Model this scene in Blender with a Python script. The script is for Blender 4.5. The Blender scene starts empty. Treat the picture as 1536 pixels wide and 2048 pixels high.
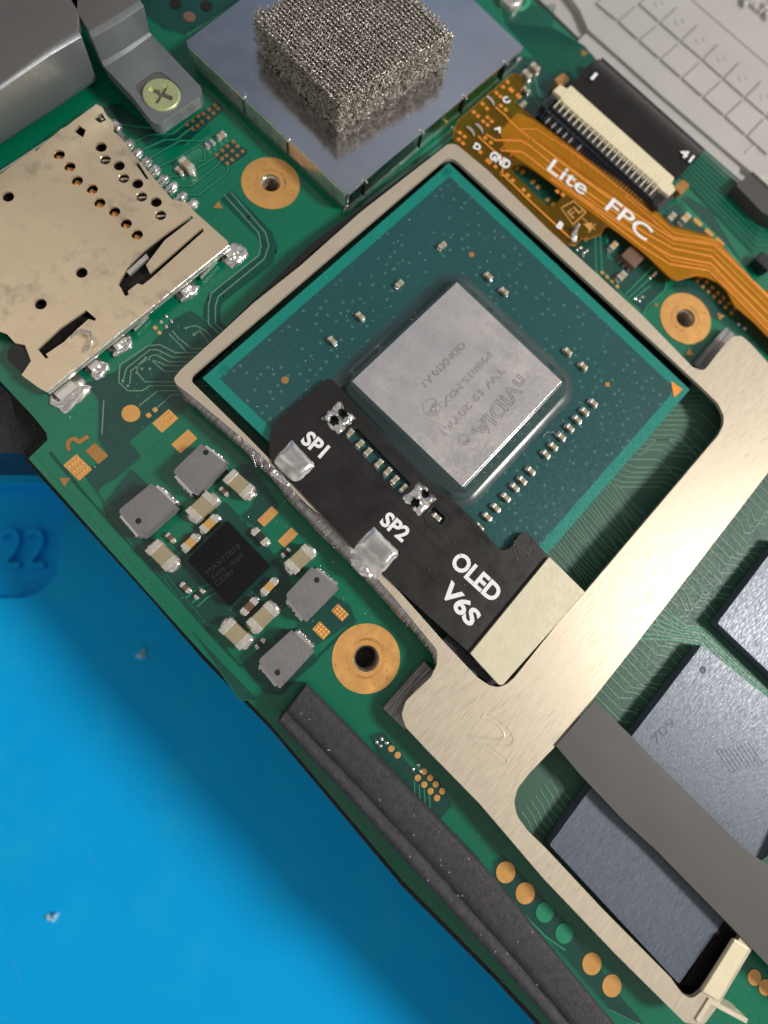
import bpy, math, random
from math import sin, cos, pi, radians, sqrt, atan2
from mathutils import Vector, Matrix, noise
from mathutils.geometry import tessellate_polygon
R = random.Random(7)
sc = bpy.context.scene
col = sc.collection
S = 0.1                      # authored in millimetres, 1 Blender unit = 1 cm
sc.unit_settings.scale_length = 0.01

# ------------------------------------------------------------------ camera
CF, TILT, AZ, ROLL, DIST = 1084.329135, 0.202423, -1.466397, 2.329111, 34.695600
CC = Vector((DIST*sin(TILT)*cos(AZ), DIST*sin(TILT)*sin(AZ), DIST*cos(TILT)))
FW = (-CC).normalized()
RT = FW.cross(Vector((cos(ROLL), sin(ROLL), 0))).normalized()
UP = RT.cross(FW)
cam_d = bpy.data.cameras.new('camera')
cam = bpy.data.objects.new('camera', cam_d); col.objects.link(cam)
cam.matrix_world = Matrix.Translation(CC*S) @ Matrix((RT, UP, -FW)).transposed().to_4x4()
cam_d.sensor_fit = 'HORIZONTAL'; cam_d.sensor_width = 36
cam_d.lens = CF/1536*36
cam_d.clip_start = .05; cam_d.clip_end = 500
cam_d.dof.use_dof = True; cam_d.dof.focus_distance = (DIST-1.6)*S; cam_d.dof.aperture_fstop = 0.27
sc.camera = cam

# ------------------------------------------------------------------ light
w = bpy.data.worlds.new('World'); sc.world = w; w.use_nodes = True
nt = w.node_tree; nt.nodes.clear()
wo = nt.nodes.new('ShaderNodeOutputWorld'); bg = nt.nodes.new('ShaderNodeBackground')
tc = nt.nodes.new('ShaderNodeTexCoord'); dt = nt.nodes.new('ShaderNodeVectorMath'); dt.operation = 'DOT_PRODUCT'
dt.inputs[1].default_value = (-.62, .62, .48)          # the blue daylight side of the room
rp = nt.nodes.new('ShaderNodeValToRGB'); e = rp.color_ramp.elements
e[0].position = .84; e[0].color = (.66, .63, .59, 1); e[1].position = .98; e[1].color = (.22, .28, .40, 1)
nz = nt.nodes.new('ShaderNodeTexNoise'); nz.inputs['Scale'].default_value = 1.7; nz.inputs['Detail'].default_value = 2
mx = nt.nodes.new('ShaderNodeMix'); mx.data_type = 'RGBA'; mx.blend_type = 'MULTIPLY'; mx.inputs[0].default_value = .8
r2 = nt.nodes.new('ShaderNodeValToRGB'); e = r2.color_ramp.elements
e[0].position = .40; e[0].color = (.22, .22, .23, 1); e[1].position = .60; e[1].color = (1.5, 1.47, 1.43, 1)
L = nt.links.new
L(tc.outputs['Generated'], dt.inputs[0]); L(dt.outputs['Value'], rp.inputs[0]); L(tc.outputs['Generated'], nz.inputs['Vector'])
L(nz.outputs['Fac'], r2.inputs[0]); L(rp.outputs[0], mx.inputs[6]); L(r2.outputs[0], mx.inputs[7]); L(mx.outputs[2], bg.inputs[0]); L(bg.outputs[0], wo.inputs[0])
bg.inputs['Strength'].default_value = 0.68

def area(name, loc, target, size, power, color):
    d = bpy.data.lights.new(name, 'AREA'); d.shape = 'DISK'; d.size = size*S; d.energy = power; d.color = color
    o = bpy.data.objects.new(name, d); col.objects.link(o)
    o.location = Vector(loc)*S
    o.rotation_euler = (Vector(target)-Vector(loc)).to_track_quat('-Z', 'Y').to_euler()
    return o
LD = Vector((.72, .52, 0)).normalized()
area('bench_lamp', tuple(LD*176 + Vector((0, 0, 158))), (0, 0, 0), 46, 4700, (1, .95, .88))
area('blue_fill', (-190, 190, 260), (0, 0, 0), 200, 60, (.78, .88, 1))  # added bluish fill lamp, gives the metal soft reflections
sc.view_settings.view_transform = 'Standard'; sc.view_settings.look = 'None'
sc.view_settings.exposure = 0.14; sc.view_settings.gamma = 1
sc.cycles.max_bounces = 8; sc.cycles.transparent_max_bounces = 12

# ------------------------------------------------------------------ helpers
def P(px, py, z=0.):
    """point of the photograph -> point on the level z (mm) of the board"""
    d = FW*CF + RT*(px-768) - UP*(py-1024)
    t = (z-CC.z)/d.z
    q = CC + d*t
    return (q.x, q.y)
def PP(pts, z=0.): return [P(a, b, z) for a, b in pts]
def mmpx(px, py, z=0.):
    a = Vector(P(px, py, z)); b = Vector(P(px+10, py, z)); c = Vector(P(px, py+10, z))
    return ((a-b).length+(a-c).length)/20
ORG = {}
def org(o): return ORG.get(o.name, Vector((0, 0, 0))) if o else Vector((0, 0, 0))

class MB:
    def __init__(s): s.v = []; s.f = []; s.sm = []
    def add(s, vs, fs, smooth=False):
        n = len(s.v); s.v += [tuple(v) for v in vs]; s.f += [tuple(i+n for i in f) for f in fs]; s.sm += [smooth]*len(fs); return s
    def plate(s, out, z0, z1, holes=(), zf=None):
        """solid slab; zf(x,y) adds to z"""
        loops = [list(out)]+[list(h) for h in holes]
        def areaf(p): return sum(p[i][0]*p[(i+1) % len(p)][1]-p[(i+1) % len(p)][0]*p[i][1] for i in range(len(p)))
        loops = [(l if (areaf(l) > 0) == (i == 0) else l[::-1]) for i, l in enumerate(loops)]
        flat = [p for l in loops for p in l]; N = len(flat)
        tris = tessellate_polygon([[Vector((x, y, 0)) for x, y in l] for l in loops])
        g = zf or (lambda x, y: 0)
        vs = [(x, y, z1+g(x, y)) for x, y in flat]+[(x, y, z0+g(x, y)) for x, y in flat]
        fs = []
        for t in tris:
            a, b, c = [Vector(flat[i]) for i in t]
            if (b-a).cross(c-a) < 0: t = t[::-1]
            fs.append(tuple(t)); fs.append(tuple(i+N for i in t[::-1]))
        o = 0
        for l in loops:
            n = len(l)
            for i in range(n):
                a, b = o+i, o+(i+1) % n
                fs.append((a, a+N, b+N, b))
            o += n
        return s.add(vs, fs)
    def sheet(s, out, z, holes=()):
        loops = [list(out)]+[list(h) for h in holes]; flat = [p for l in loops for p in l]
        fs = []
        for t in tessellate_polygon([[Vector((x, y, 0)) for x, y in l] for l in loops]):
            a, b, c = [Vector(flat[i]) for i in t]
            fs.append(tuple(t if (b-a).cross(c-a) > 0 else t[::-1]))
        return s.add([(x, y, z) for x, y in flat], fs)
    def hexa(s, bot, top):
        n = len(bot)
        return s.add(list(bot)+list(top), [tuple(range(n))[::-1], tuple(range(n, 2*n))]+[(i, (i+1) % n, (i+1) % n+n, i+n) for i in range(n)])
    def box(s, cx, cy, z0, z1, lx, ly, a=0.):
        c, d = cos(a), sin(a)
        q = [(cx+c*x-d*y, cy+d*x+c*y) for x, y in ((-lx/2, -ly/2), (lx/2, -ly/2), (lx/2, ly/2), (-lx/2, ly/2))]
        return s.hexa([(x, y, z0) for x, y in q], [(x, y, z1) for x, y in q])
    def cyl(s, cx, cy, z0, z1, r, n=24, r1=None, cap=True):
        r1 = r if r1 is None else r1
        vs = [(cx+r*cos(2*pi*i/n), cy+r*sin(2*pi*i/n), z0) for i in range(n)]+[(cx+r1*cos(2*pi*i/n), cy+r1*sin(2*pi*i/n), z1) for i in range(n)]
        s.add(vs, [(i, (i+1) % n, (i+1) % n+n, i+n) for i in range(n)], True)
        if cap: s.add(vs, [tuple(range(n))[::-1], tuple(range(n, 2*n))])
        return s
    def lathe(s, cx, cy, prof, n=40):
        m = len(prof)
        vs = [(cx+r*cos(2*pi*i/n), cy+r*sin(2*pi*i/n), z) for i in range(n) for r, z in prof]
        return s.add(vs, [(i*m+j, ((i+1) % n)*m+j, ((i+1) % n)*m+j+1, i*m+j+1) for i in range(n) for j in range(m-1)], True)
    def tube(s, pts, r, n=5, closed=False):
        pts = [Vector(p) for p in pts]; k = len(pts); vs = []
        for i, p in enumerate(pts):
            a = pts[i-1] if (i or closed) else p; b = pts[(i+1) % k] if (i < k-1 or closed) else p
            t = (b-a).normalized() if (b-a).length > 1e-9 else Vector((0, 0, 1))
            u = t.cross(Vector((0, 0, 1)));
            if u.length < 1e-3: u = t.cross(Vector((1, 0, 0)))
            u.normalize(); v = t.cross(u)
            rr = r(i/(k-1)) if callable(r) else r
            vs += [p+(u*cos(2*pi*j/n)+v*sin(2*pi*j/n))*rr for j in range(n)]
        fs = [(i*n+j, i*n+(j+1) % n, ((i+1) % k)*n+(j+1) % n, ((i+1) % k)*n+j) for i in range(k if closed else k-1) for j in range(n)]
        s.add(vs, fs, True)
        if not closed: s.add([vs[j] for j in range(n)]+[vs[(k-1)*n+j] for j in range(n)], [tuple(range(n)), tuple(range(n, 2*n))[::-1]])
        return s
    def ribbon(s, pts, wd, z0, z1):
        """flat strip with mitred corners"""
        p = [Vector(q[:2]) for q in pts]; n = len(p); Lf = []; Rg = []
        for i in range(n):
            d0 = (p[i]-p[i-1]).normalized() if i else (p[1]-p[0]).normalized()
            d1 = (p[i+1]-p[i]).normalized() if i < n-1 else d0
            t = (d0+d1); t = t.normalized() if t.length > 1e-6 else d1
            nn = Vector((-t.y, t.x)); k = wd/2/max(.5, abs(nn.dot(Vector((-d1.y, d1.x)))))
            Lf.append(p[i]+nn*k); Rg.append(p[i]-nn*k)
        vs = []
        for a, b in zip(Lf, Rg): vs += [(a.x, a.y, z1), (b.x, b.y, z1), (a.x, a.y, z0), (b.x, b.y, z0)]
        fs = []
        for i in range(n-1):
            o = 4*i; fs += [(o, o+1, o+5, o+4), (o+2, o, o+4, o+6), (o+1, o+3, o+7, o+5)]
        return s.add(vs, fs)
    def blob(s, cx, cy, z, rx, ry, h, a=0., seed=0, rough=.25, n=14, m=6, p=2.6):
        """lump of solder: squarish dome with an uneven surface"""
        vs = []; c, d = cos(a), sin(a)
        for j in range(m):
            f = j/m
            for i in range(n):
                t = 2*pi*i/n; k = (abs(cos(t))**p+abs(sin(t))**p)**(-1/p)
                k *= (1-f**2.2*.96)
                x, y = rx*k*cos(t), ry*k*sin(t)
                q = noise.noise(Vector((x*2.6/max(rx, .2), y*2.6/max(ry, .2), seed*3.1)))*rough
                zz = h*(1-(1-f)**2)*(1+q*1.4) if j else 0
                x *= 1+q*.5; y *= 1+q*.5
                vs.append((cx+c*x-d*y, cy+d*x+c*y, z+zz))
        vs.append((cx, cy, z+h*(1+noise.noise(Vector((0, 0, seed*3.1)))*rough)))
        fs = [(j*n+i, j*n+(i+1) % n, (j+1)*n+(i+1) % n, (j+1)*n+i) for j in range(m-1) for i in range(n)]
        fs += [((m-1)*n+i, (m-1)*n+(i+1) % n, m*n) for i in range(n)]
        return s.add(vs, fs, True)
    def mesh(s, name, m, o):
        me = bpy.data.meshes.new(name)
        me.from_pydata([((x-o.x)*S, (y-o.y)*S, (z-o.z)*S) for x, y, z in s.v], [], s.f)
        me.polygons.foreach_set('use_smooth', s.sm)
        if m: me.materials.append(m)
        me.update(); return me
    def put(s, name, m, parent=None, bevel=0, at=None, seg=2, props=None):
        if at is None:
            if parent: at = org(parent)
            else:
                n = max(1, len(s.v)); at = Vector((sum(v[0] for v in s.v)/n, sum(v[1] for v in s.v)/n, min(v[2] for v in s.v)))
        at = Vector(at)
        o = bpy.data.objects.new(name, s.mesh(name, m, at)); col.objects.link(o)
        ORG[o.name] = at; o.location = (at-org(parent))*S
        if parent: o.parent = parent
        if bevel:
            b = o.modifiers.new('edge', 'BEVEL'); b.width = bevel*S; b.segments = seg; b.limit_method = 'ANGLE'; b.angle_limit = radians(40)
        for k, v in (props or {}).items(): o[k] = v
        return o
def thing(name, label, cat, at, group=None):
    o = bpy.data.objects.new(name, None); col.objects.link(o); o.empty_display_size = .05
    o.location = Vector(at)*S; ORG[o.name] = Vector(at)
    o['label'] = label; o['category'] = cat
    if group: o['group'] = group
    return o
def tag(o, label, cat, group=None):
    o['label'] = label; o['category'] = cat
    if group: o['group'] = group
    return o
def fillet(pts, r, n=5):
    """round the corners of a polygon; r is one radius or one per corner"""
    out = []; k = len(pts)
    for i in range(k):
        rr = r[i] if isinstance(r, (list, tuple)) else r
        a, b, c = Vector(pts[i-1][:2]), Vector(pts[i][:2]), Vector(pts[(i+1) % k][:2])
        if rr <= 0: out.append(tuple(b)); continue
        u, v = (a-b), (c-b); lu, lv = u.length, v.length; u /= lu; v /= lv
        ang = u.angle(v); d = min(rr/math.tan(ang/2), lu*.48, lv*.48)
        for j in range(n+1):
            t = j/n; p = (b+u*d)*(1-t)**2+b*2*t*(1-t)+(b+v*d)*t*t
            out.append((p.x, p.y))
    return out
def smooth_path(pts, n=4):
    out = []; k = len(pts)
    for i in range(k-1):
        p0 = Vector(pts[max(i-1, 0)]); p1 = Vector(pts[i]); p2 = Vector(pts[i+1]); p3 = Vector(pts[min(i+2, k-1)])
        for j in range(n):
            t = j/n
            out.append(tuple(.5*((2*p1)+(p2-p0)*t+(2*p0-5*p1+4*p2-p3)*t*t+(3*p1-p0-3*p2+p3)*t**3)))
    out.append(tuple(pts[-1])); return out

# ------------------------------------------------------------------ materials
def lin(c): return tuple((x/255/12.92 if x/255 <= .04045 else ((x/255+.055)/1.055)**2.4) for x in c)
def mat(name, c, rough=.5, metal=0., var=.12, vscale=8., bump=.1, bscale=60., c2=None, spec=.5, coat=0., stretch=None, rvar=.15, aniso=0, detail=4, coords='Object', grime=None):
    m = bpy.data.materials.new(name); m.use_nodes = True; t = m.node_tree; N = t.nodes; l = t.links.new
    b = N['Principled BSDF']; b.inputs['Roughness'].default_value = rough; b.inputs['Metallic'].default_value = metal
    b.inputs['Specular IOR Level'].default_value = spec; b.inputs['Coat Weight'].default_value = coat; b.inputs['Coat Roughness'].default_value = .12
    tcn = N.new('ShaderNodeTexCoord'); mp = N.new('ShaderNodeMapping'); l(tcn.outputs[coords], mp.inputs['Vector'])
    if stretch: mp.inputs['Scale'].default_value = stretch[:3]; mp.inputs['Rotation'].default_value = (0, 0, stretch[3] if len(stretch) > 3 else 0)
    n1 = N.new('ShaderNodeTexNoise'); n1.inputs['Scale'].default_value = vscale; n1.inputs['Detail'].default_value = detail; l(mp.outputs[0], n1.inputs['Vector'])
    rr = N.new('ShaderNodeValToRGB'); e = rr.color_ramp.elements; e[0].position = .3; e[1].position = .7
    a = c2 or tuple(x*(1-var) for x in c); bb = c if c2 else tuple(min(1, x*(1+var)) for x in c)
    e[0].color = (*a, 1); e[1].color = (*bb, 1); l(n1.outputs['Fac'], rr.inputs[0])
    out = rr.outputs[0]
    if grime:
        n3 = N.new('ShaderNodeTexNoise'); n3.inputs['Scale'].default_value = grime[1]; n3.inputs['Detail'].default_value = 8; n3.inputs['Roughness'].default_value = .7
        l(tcn.outputs[coords], n3.inputs['Vector'])
        r3 = N.new('ShaderNodeValToRGB'); r3.color_ramp.elements[0].position = grime[2]; r3.color_ramp.elements[1].position = grime[2]+grime[3]; l(n3.outputs['Fac'], r3.inputs[0])
        g = N.new('ShaderNodeMix'); g.data_type = 'RGBA'; l(r3.outputs[0], g.inputs[0]); l(out, g.inputs[6]); g.inputs[7].default_value = (*grime[0], 1); out = g.outputs[2]
    l(out, b.inputs['Base Color'])
    n2 = N.new('ShaderNodeTexNoise'); n2.inputs['Scale'].default_value = bscale; n2.inputs['Detail'].default_value = 5; l(mp.outputs[0], n2.inputs['Vector'])
    bp = N.new('ShaderNodeBump'); bp.inputs['Strength'].default_value = bump; bp.inputs['Distance'].default_value = .01; l(n2.outputs['Fac'], bp.inputs['Height']); l(bp.outputs[0], b.inputs['Normal'])
    mr = N.new('ShaderNodeMapRange'); mr.inputs[1].default_value = .3; mr.inputs[2].default_value = .7; mr.inputs[3].default_value = max(.02, rough-rvar); mr.inputs[4].default_value = min(1, rough+rvar)
    l(n2.outputs['Fac'], mr.inputs[0]); l(mr.outputs[0], b.inputs['Roughness'])
    m['bsdf'] = b.name
    return m
M = {}
M['mask'] = mat('green_solder_mask', lin((0, 108, 80)), .28, var=.10, vscale=1.2, bump=.05, bscale=30, coat=.3, rvar=.08)
M['mask_dark'] = mat('bare_laminate_mask', lin((8, 68, 60)), .3, var=.15, vscale=1.5, bump=.05, bscale=30, coat=.3, rvar=.08)
M['mask_weave'] = mat('fibre_green_mask', lin((70, 104, 88)), .5, var=.16, vscale=1.4, bump=.05, bscale=70, spec=.3, c2=lin((42, 84, 72)))
M['trace'] = mat('masked_copper_trace', lin((44, 142, 108)), .45, var=.1, spec=.3)
M['trace_pale'] = mat('pale_copper_trace', lin((106, 142, 120)), .5, var=.12)
M['trace_deep'] = mat('deep_green_gap', lin((0, 72, 62)), .35, var=.1)
M['gold'] = mat('immersion_gold', lin((238, 180, 108)), .36, .55, var=.10, vscale=3, bump=.25, bscale=14, rvar=.1)
M['gold_dk'] = mat('worn_gold', lin((190, 140, 84)), .4, .55, var=.15, bump=.4, bscale=40)
M['nickel'] = mat('brushed_nickel', lin((202, 190, 171)), .44, .45, spec=.35, var=.035, vscale=5, bump=.07, bscale=20, stretch=(10, .45, 1, radians(-6)), rvar=.16, grime=(lin((188, 175, 158)), 16, .60, .16))
M['nickel_cut'] = mat('filed_nickel_edge', lin((150, 147, 148)), .3, .6, var=.3, vscale=5, bump=.8, bscale=12, stretch=(9, .8, 1, radians(8)), rvar=.15)
M['tin'] = mat('tinned_steel', lin((220, 220, 222)), .16, 1., var=.04, vscale=3, bump=.03, bscale=6, rvar=.06)
M['tin_cut'] = mat('tinned_steel_edge', lin((222, 220, 214)), .25, .8, var=.15, vscale=12, bump=.25, bscale=25)
M['reader'] = mat('copper_nickel_shell', lin((228, 208, 178)), .3, .6, var=.06, vscale=2, bump=.05, bscale=9, rvar=.07, grime=(lin((176, 164, 148)), 5, .55, .2))
M['solder'] = mat('solder', lin((228, 226, 224)), .2, .88, var=.08, vscale=9, bump=.14, bscale=12, rvar=.1)
M['die'] = mat('die_mirror', lin((222, 216, 214)), .26, .5, var=.05, vscale=2.2, bump=.05, bscale=40, c2=lin((184, 184, 190)), rvar=.1, grime=(lin((168, 170, 180)), 3.2, .5, .25))
M['die_mark'] = mat('die_engraving', lin((140, 137, 142)), .4, .4, var=.3, vscale=40)
M['underfill'] = mat('underfill_resin', lin((44, 68, 70)), .25, var=.15, vscale=4, bump=.08, bscale=10, coat=.5, rvar=.05)
M['faint_mark'] = mat('faint_mark', lin((34, 36, 43)), .6, var=.2)
M['pin'] = mat('pale_gold_pin', lin((250, 240, 214)), .35, .2, var=.04)
M['scuff'] = mat('pale_blue_scuff', lin((40, 172, 232)), .6, var=.05)
M['pkg'] = None
M['pkg_edge'] = mat('package_edge_mask', lin((0, 128, 116)), .35, var=.04, bump=.01, coat=.2)
M['black_flex'] = mat('black_coverlay', lin((27, 25, 25)), .4, var=.15, vscale=8, bump=.18, bscale=9, coat=.1, rvar=.08, grime=(lin((60, 56, 54)), 30, .70, .06))
M['black'] = mat('black_plastic', lin((30, 32, 38)), .4, var=.2, bump=.2, bscale=50)
M['black_dull'] = mat('black_void', lin((12, 12, 13)), .7, var=.2)
M['black_ic'] = mat('black_mould', lin((9, 9, 14)), .55, var=.2, bump=.15, bscale=90, spec=.25)
M['navy'] = mat('charcoal_connector', lin((52, 56, 66)), .42, var=.12, bump=.2, bscale=50)
M['cream'] = mat('cream_latch', lin((226, 216, 184)), .45, var=.05, bump=.08, spec=.4)
M['stiff'] = mat('gilt_stiffener', lin((208, 200, 176)), .55, .15, var=.06, vscale=10, bump=.12, bscale=40, rvar=.1)
M['white'] = mat('white_ink', lin((236, 238, 242)), .6, var=.06, vscale=20)
M['white_thin'] = mat('worn_white_ink', lin((205, 208, 214)), .6, var=.25, vscale=30)
M['grey_ferrite'] = mat('ferrite', lin((122, 120, 122)), .6, .1, var=.12, vscale=7, bump=.35, bscale=45, grime=(lin((84, 82, 84)), 18, .60, .1))
M['ceramic'] = mat('tan_ceramic', lin((158, 146, 118)), .5, var=.1, vscale=9, bump=.15)
M['ceramic_b'] = mat('amber_ceramic', lin((196, 156, 92)), .5, var=.1, bump=.15)
M['ceramic_d'] = mat('brown_ceramic', lin((112, 84, 68)), .5, var=.12, bump=.15)
M['resist'] = mat('black_resistor', lin((40, 42, 44)), .5, var=.1)
M['endcap'] = mat('tin_endcap', lin((212, 208, 198)), .38, .5, var=.15, vscale=14, bump=.45, bscale=40)
M['memory'] = mat('memory_mould', lin((92, 101, 115)), .42, .2, var=.14, vscale=26, bump=.2, bscale=60, stretch=(2.6, .5, 1, radians(30)), rvar=.15)
M['mem_mark'] = mat('memory_mark', lin((78, 86, 98)), .55, var=.1)
M['tape'] = mat('grey_foil_tape', lin((71, 69, 68)), .55, rvar=.02, var=.015, vscale=3, bump=.03, bscale=12)
M['gasket'] = mat('black_foam_gasket', lin((62, 60, 66)), .75, var=.3, vscale=30, bump=.6, bscale=80, c2=lin((44, 43, 48)))
M['mat'] = mat('blue_silicone', lin((0, 166, 238)), .65, var=.03, vscale=1, bump=.14, bscale=45, spec=.12, grime=(lin((18, 172, 232)), 1.6, .5, .2))
M['bracket'] = mat('grey_painted_metal', lin((118, 124, 128)), .38, .35, var=.05, vscale=2, bump=.05, bscale=30, rvar=.06)
M['bracket_top'] = mat('matt_grey_paint', lin((92, 91, 92)), .6, .1, var=.04, vscale=2, bump=.1, bscale=80)
M['screw'] = mat('zinc_screw', lin((190, 198, 148)), .34, .5, var=.05, bump=.02)
M['plate'] = mat('sandy_silver_casting', lin((182, 180, 178)), .5, .15, var=.05, vscale=2, bump=.15, bscale=30, grime=(lin((142, 138, 134)), 22, .66, .07))
M['amber_cu'] = mat('copper_under_polyimide', lin((250, 158, 66)), .35, .35, var=.08, vscale=10, bump=.05)
M['amber_dk'] = mat('copper_far_layer', lin((196, 106, 34)), .4, .3, var=.08)
M['wire'] = mat('knit_wire', lin((190, 184, 176)), .33, .75, var=.25, vscale=30)
M['wire_core'] = mat('dark_foam_core', lin((40, 37, 34)), .8, var=.3, vscale=30, bump=.8)
M['bore'] = mat('standoff_bore', lin((206, 190, 172)), .28, .7, var=.3, vscale=14, bump=.6, bscale=20, stretch=(1, 1, 6))
M['glass_bit'] = mat('clear_glue', lin((150, 205, 230)), .15, var=.1)

def package_mat():
    m = mat('processor_package_mask', lin((26, 78, 79)), .32, var=.08, vscale=1.2, bump=.05, bscale=40, coat=.25, rvar=.06)
    t = m.node_tree; N = t.nodes; l = t.links.new; b = N['Principled BSDF']
    src = b.inputs['Base Color'].links[0].from_socket
    tcn = N.new('ShaderNodeTexCoord'); vo = N.new('ShaderNodeTexVoronoi'); vo.inputs['Scale'].default_value = 17; vo.inputs['Randomness'].default_value = .5
    l(tcn.outputs['Object'], vo.inputs['Vector'])
    rr = N.new('ShaderNodeValToRGB'); rr.color_ramp.elements[0].position = .13; rr.color_ramp.elements[0].color = (.34, .34, .34, 1); rr.color_ramp.elements[1].position = .22; rr.color_ramp.elements[1].color = (0, 0, 0, 1)
    l(vo.outputs['Distance'], rr.inputs[0])
    mx = N.new('ShaderNodeMix'); mx.data_type = 'RGBA'; l(rr.outputs[0], mx.inputs[0]); l(src, mx.inputs[6]); mx.inputs[7].default_value = (*lin((104, 156, 146)), 1)
    l(mx.outputs[2], b.inputs['Base Color']); return m
M['pkg'] = package_mat()

def film_mat(name, c, tint, fac, rough=.22):
    m = bpy.data.materials.new(name); m.use_nodes = True; t = m.node_tree; N = t.nodes; l = t.links.new
    b = N['Principled BSDF']; b.inputs['Base Color'].default_value = (*c, 1); b.inputs['Roughness'].default_value = rough; b.inputs['Coat Weight'].default_value = .4
    n = N.new('ShaderNodeTexNoise'); n.inputs['Scale'].default_value = 9; tcn = N.new('ShaderNodeTexCoord'); l(tcn.outputs['Object'], n.inputs['Vector'])
    rr = N.new('ShaderNodeValToRGB'); rr.color_ramp.elements[0].color = (*[x*.8 for x in c], 1); rr.color_ramp.elements[1].color = (*[min(1, x*1.2) for x in c], 1); l(n.outputs['Fac'], rr.inputs[0]); l(rr.outputs[0], b.inputs['Base Color'])
    bp = N.new('ShaderNodeBump'); bp.inputs['Strength'].default_value = .25; bp.inputs['Distance'].default_value = .02; l(n.outputs['Fac'], bp.inputs['Height']); l(bp.outputs[0], b.inputs['Normal'])
    tr = N.new('ShaderNodeBsdfTransparent'); tr.inputs[0].default_value = (*tint, 1)
    mx = N.new('ShaderNodeMixShader'); mx.inputs[0].default_value = fac; l(tr.outputs[0], mx.inputs[1]); l(b.outputs[0], mx.inputs[2])
    l(mx.outputs[0], N['Material Output'].inputs['Surface']); return m
M['film'] = film_mat('amber_polyimide', lin((140, 104, 12)), (.84, .72, .2), .27)
M['film2'] = film_mat('amber_polyimide_ribbon', lin((216, 154, 14)), (.97, .78, .22), .34)

# ------------------------------------------------------------------ text
def lettering(txt, p1, p2, z, hpx, m, parent, name='lettering', outline=0., bold=0., th=.02, squash=True):
    """text whose baseline runs from photo point p1 to p2, cap height hpx pixels"""
    a = Vector(P(*p1, z)); b = Vector(P(*p2, z)); k = mmpx(*p1, z)
    cu = bpy.data.curves.new('t', 'FONT'); cu.body = txt; cu.size = 1
    if outline: cu.fill_mode = 'NONE'; cu.bevel_depth = outline; cu.bevel_resolution = 0
    else: cu.extrude = .01; cu.offset = bold
    cu.resolution_u = 4
    ob = bpy.data.objects.new('t', cu); col.objects.link(ob); bpy.context.view_layer.update()
    me = bpy.data.meshes.new_from_object(ob.evaluated_get(bpy.context.evaluated_depsgraph_get()))
    bpy.data.objects.remove(ob); bpy.data.curves.remove(cu)
    xs = [v.co.x for v in me.vertices]; x0, x1 = min(xs), max(xs)
    ys = [v.co.y for v in me.vertices]; y0, y1 = min(ys), max(ys)
    H = hpx*k; sx = (b-a).length/(x1-x0); sy = H/(y1-y0); d = (b-a).normalized(); n = Vector((-d.y, d.x))
    mb = MB(); vs = []
    for v in me.vertices:
        q = a+d*(v.co.x-x0)*sx+n*(v.co.y-y0)*sy
        vs.append((q.x, q.y, z+(th if v.co.z > 0 else 0)))
    mb.add(vs, [tuple(p.vertices) for p in me.polygons]); bpy.data.meshes.remove(me)
    return mb.put(name, m, parent)

# ------------------------------------------------------------------ small components
def axis_of(kind): return {'x': 0., 'y': pi/2}.get(kind, kind)
PART_CACHE = {}
def chip_part(parent, px, py, z, kind, L_, W_, H_, body, capf=.26, bevel=.04, body_name='body', wrap='endcap'):
    """ceramic body with two tinned ends, as children of parent, or as one thing"""
    cx, cy = P(px, py, z+H_); a = axis_of(kind)
    key = (L_, W_, H_, body, capf)
    if key not in PART_CACHE:
        b = MB().box(0, 0, .02, H_*.96, L_*(1-capf*1.2), W_*.94)
        e = MB().box(0, 0, 0, H_, L_*capf, W_)
        PART_CACHE[key] = (b.mesh('body', M[body], Vector((0, 0, 0))), e.mesh('end_cap', M[wrap], Vector((0, 0, 0))))
    bm_, em = PART_CACHE[key]
    o_par = org(parent)
    base = Vector((cx, cy, z))
    bo = bpy.data.objects.new(body_name, bm_); col.objects.link(bo); bo.parent = parent; bo.location = (base-o_par)*S; bo.rotation_euler = (0, 0, a); ORG[bo.name] = base
    out = [bo]
    for s_ in (-1, 1):
        q = base+Vector((cos(a), sin(a), 0))*s_*(L_/2-L_*capf/2)
        eo = bpy.data.objects.new('end_cap', em); col.objects.link(eo)
        if body_name == 'capacitor':          # sub-part of that part
            eo.parent = bo; eo.location = Vector((s_*(L_/2-L_*capf/2), 0, 0))*S
        else:
            eo.parent = parent; eo.location = (q-o_par)*S; eo.rotation_euler = (0, 0, a)
        out.append(eo)
    for o in out:
        bb = o.modifiers.new('edge', 'BEVEL'); bb.width = bevel*S; bb.segments = 2; bb.limit_method = 'ANGLE'
    return out
def smd(name, label, cat, px, py, kind, L_, W_, H_, body, group=None, capf=.26, z=.02, fillets=True):
    cx, cy = P(px, py, H_)
    kind_a = axis_of(kind)+radians(R.uniform(-3, 3))
    t = thing(name, label, cat, (cx, cy, z), group)
    chip_part(t, px, py, z, kind_a, L_, W_, H_, body, capf)
    if fillets:
        mb = MB()
        for s_ in (-1, 1):
            mb.blob(cx+cos(kind_a)*s_*L_*.5, cy+sin(kind_a)*s_*L_*.5, 0, L_*.16, W_*.5, H_*.45, kind_a, R.random()*9, .3, 10, 4)
        mb.put('solder_joint', M['solder'], t)
    return t
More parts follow.
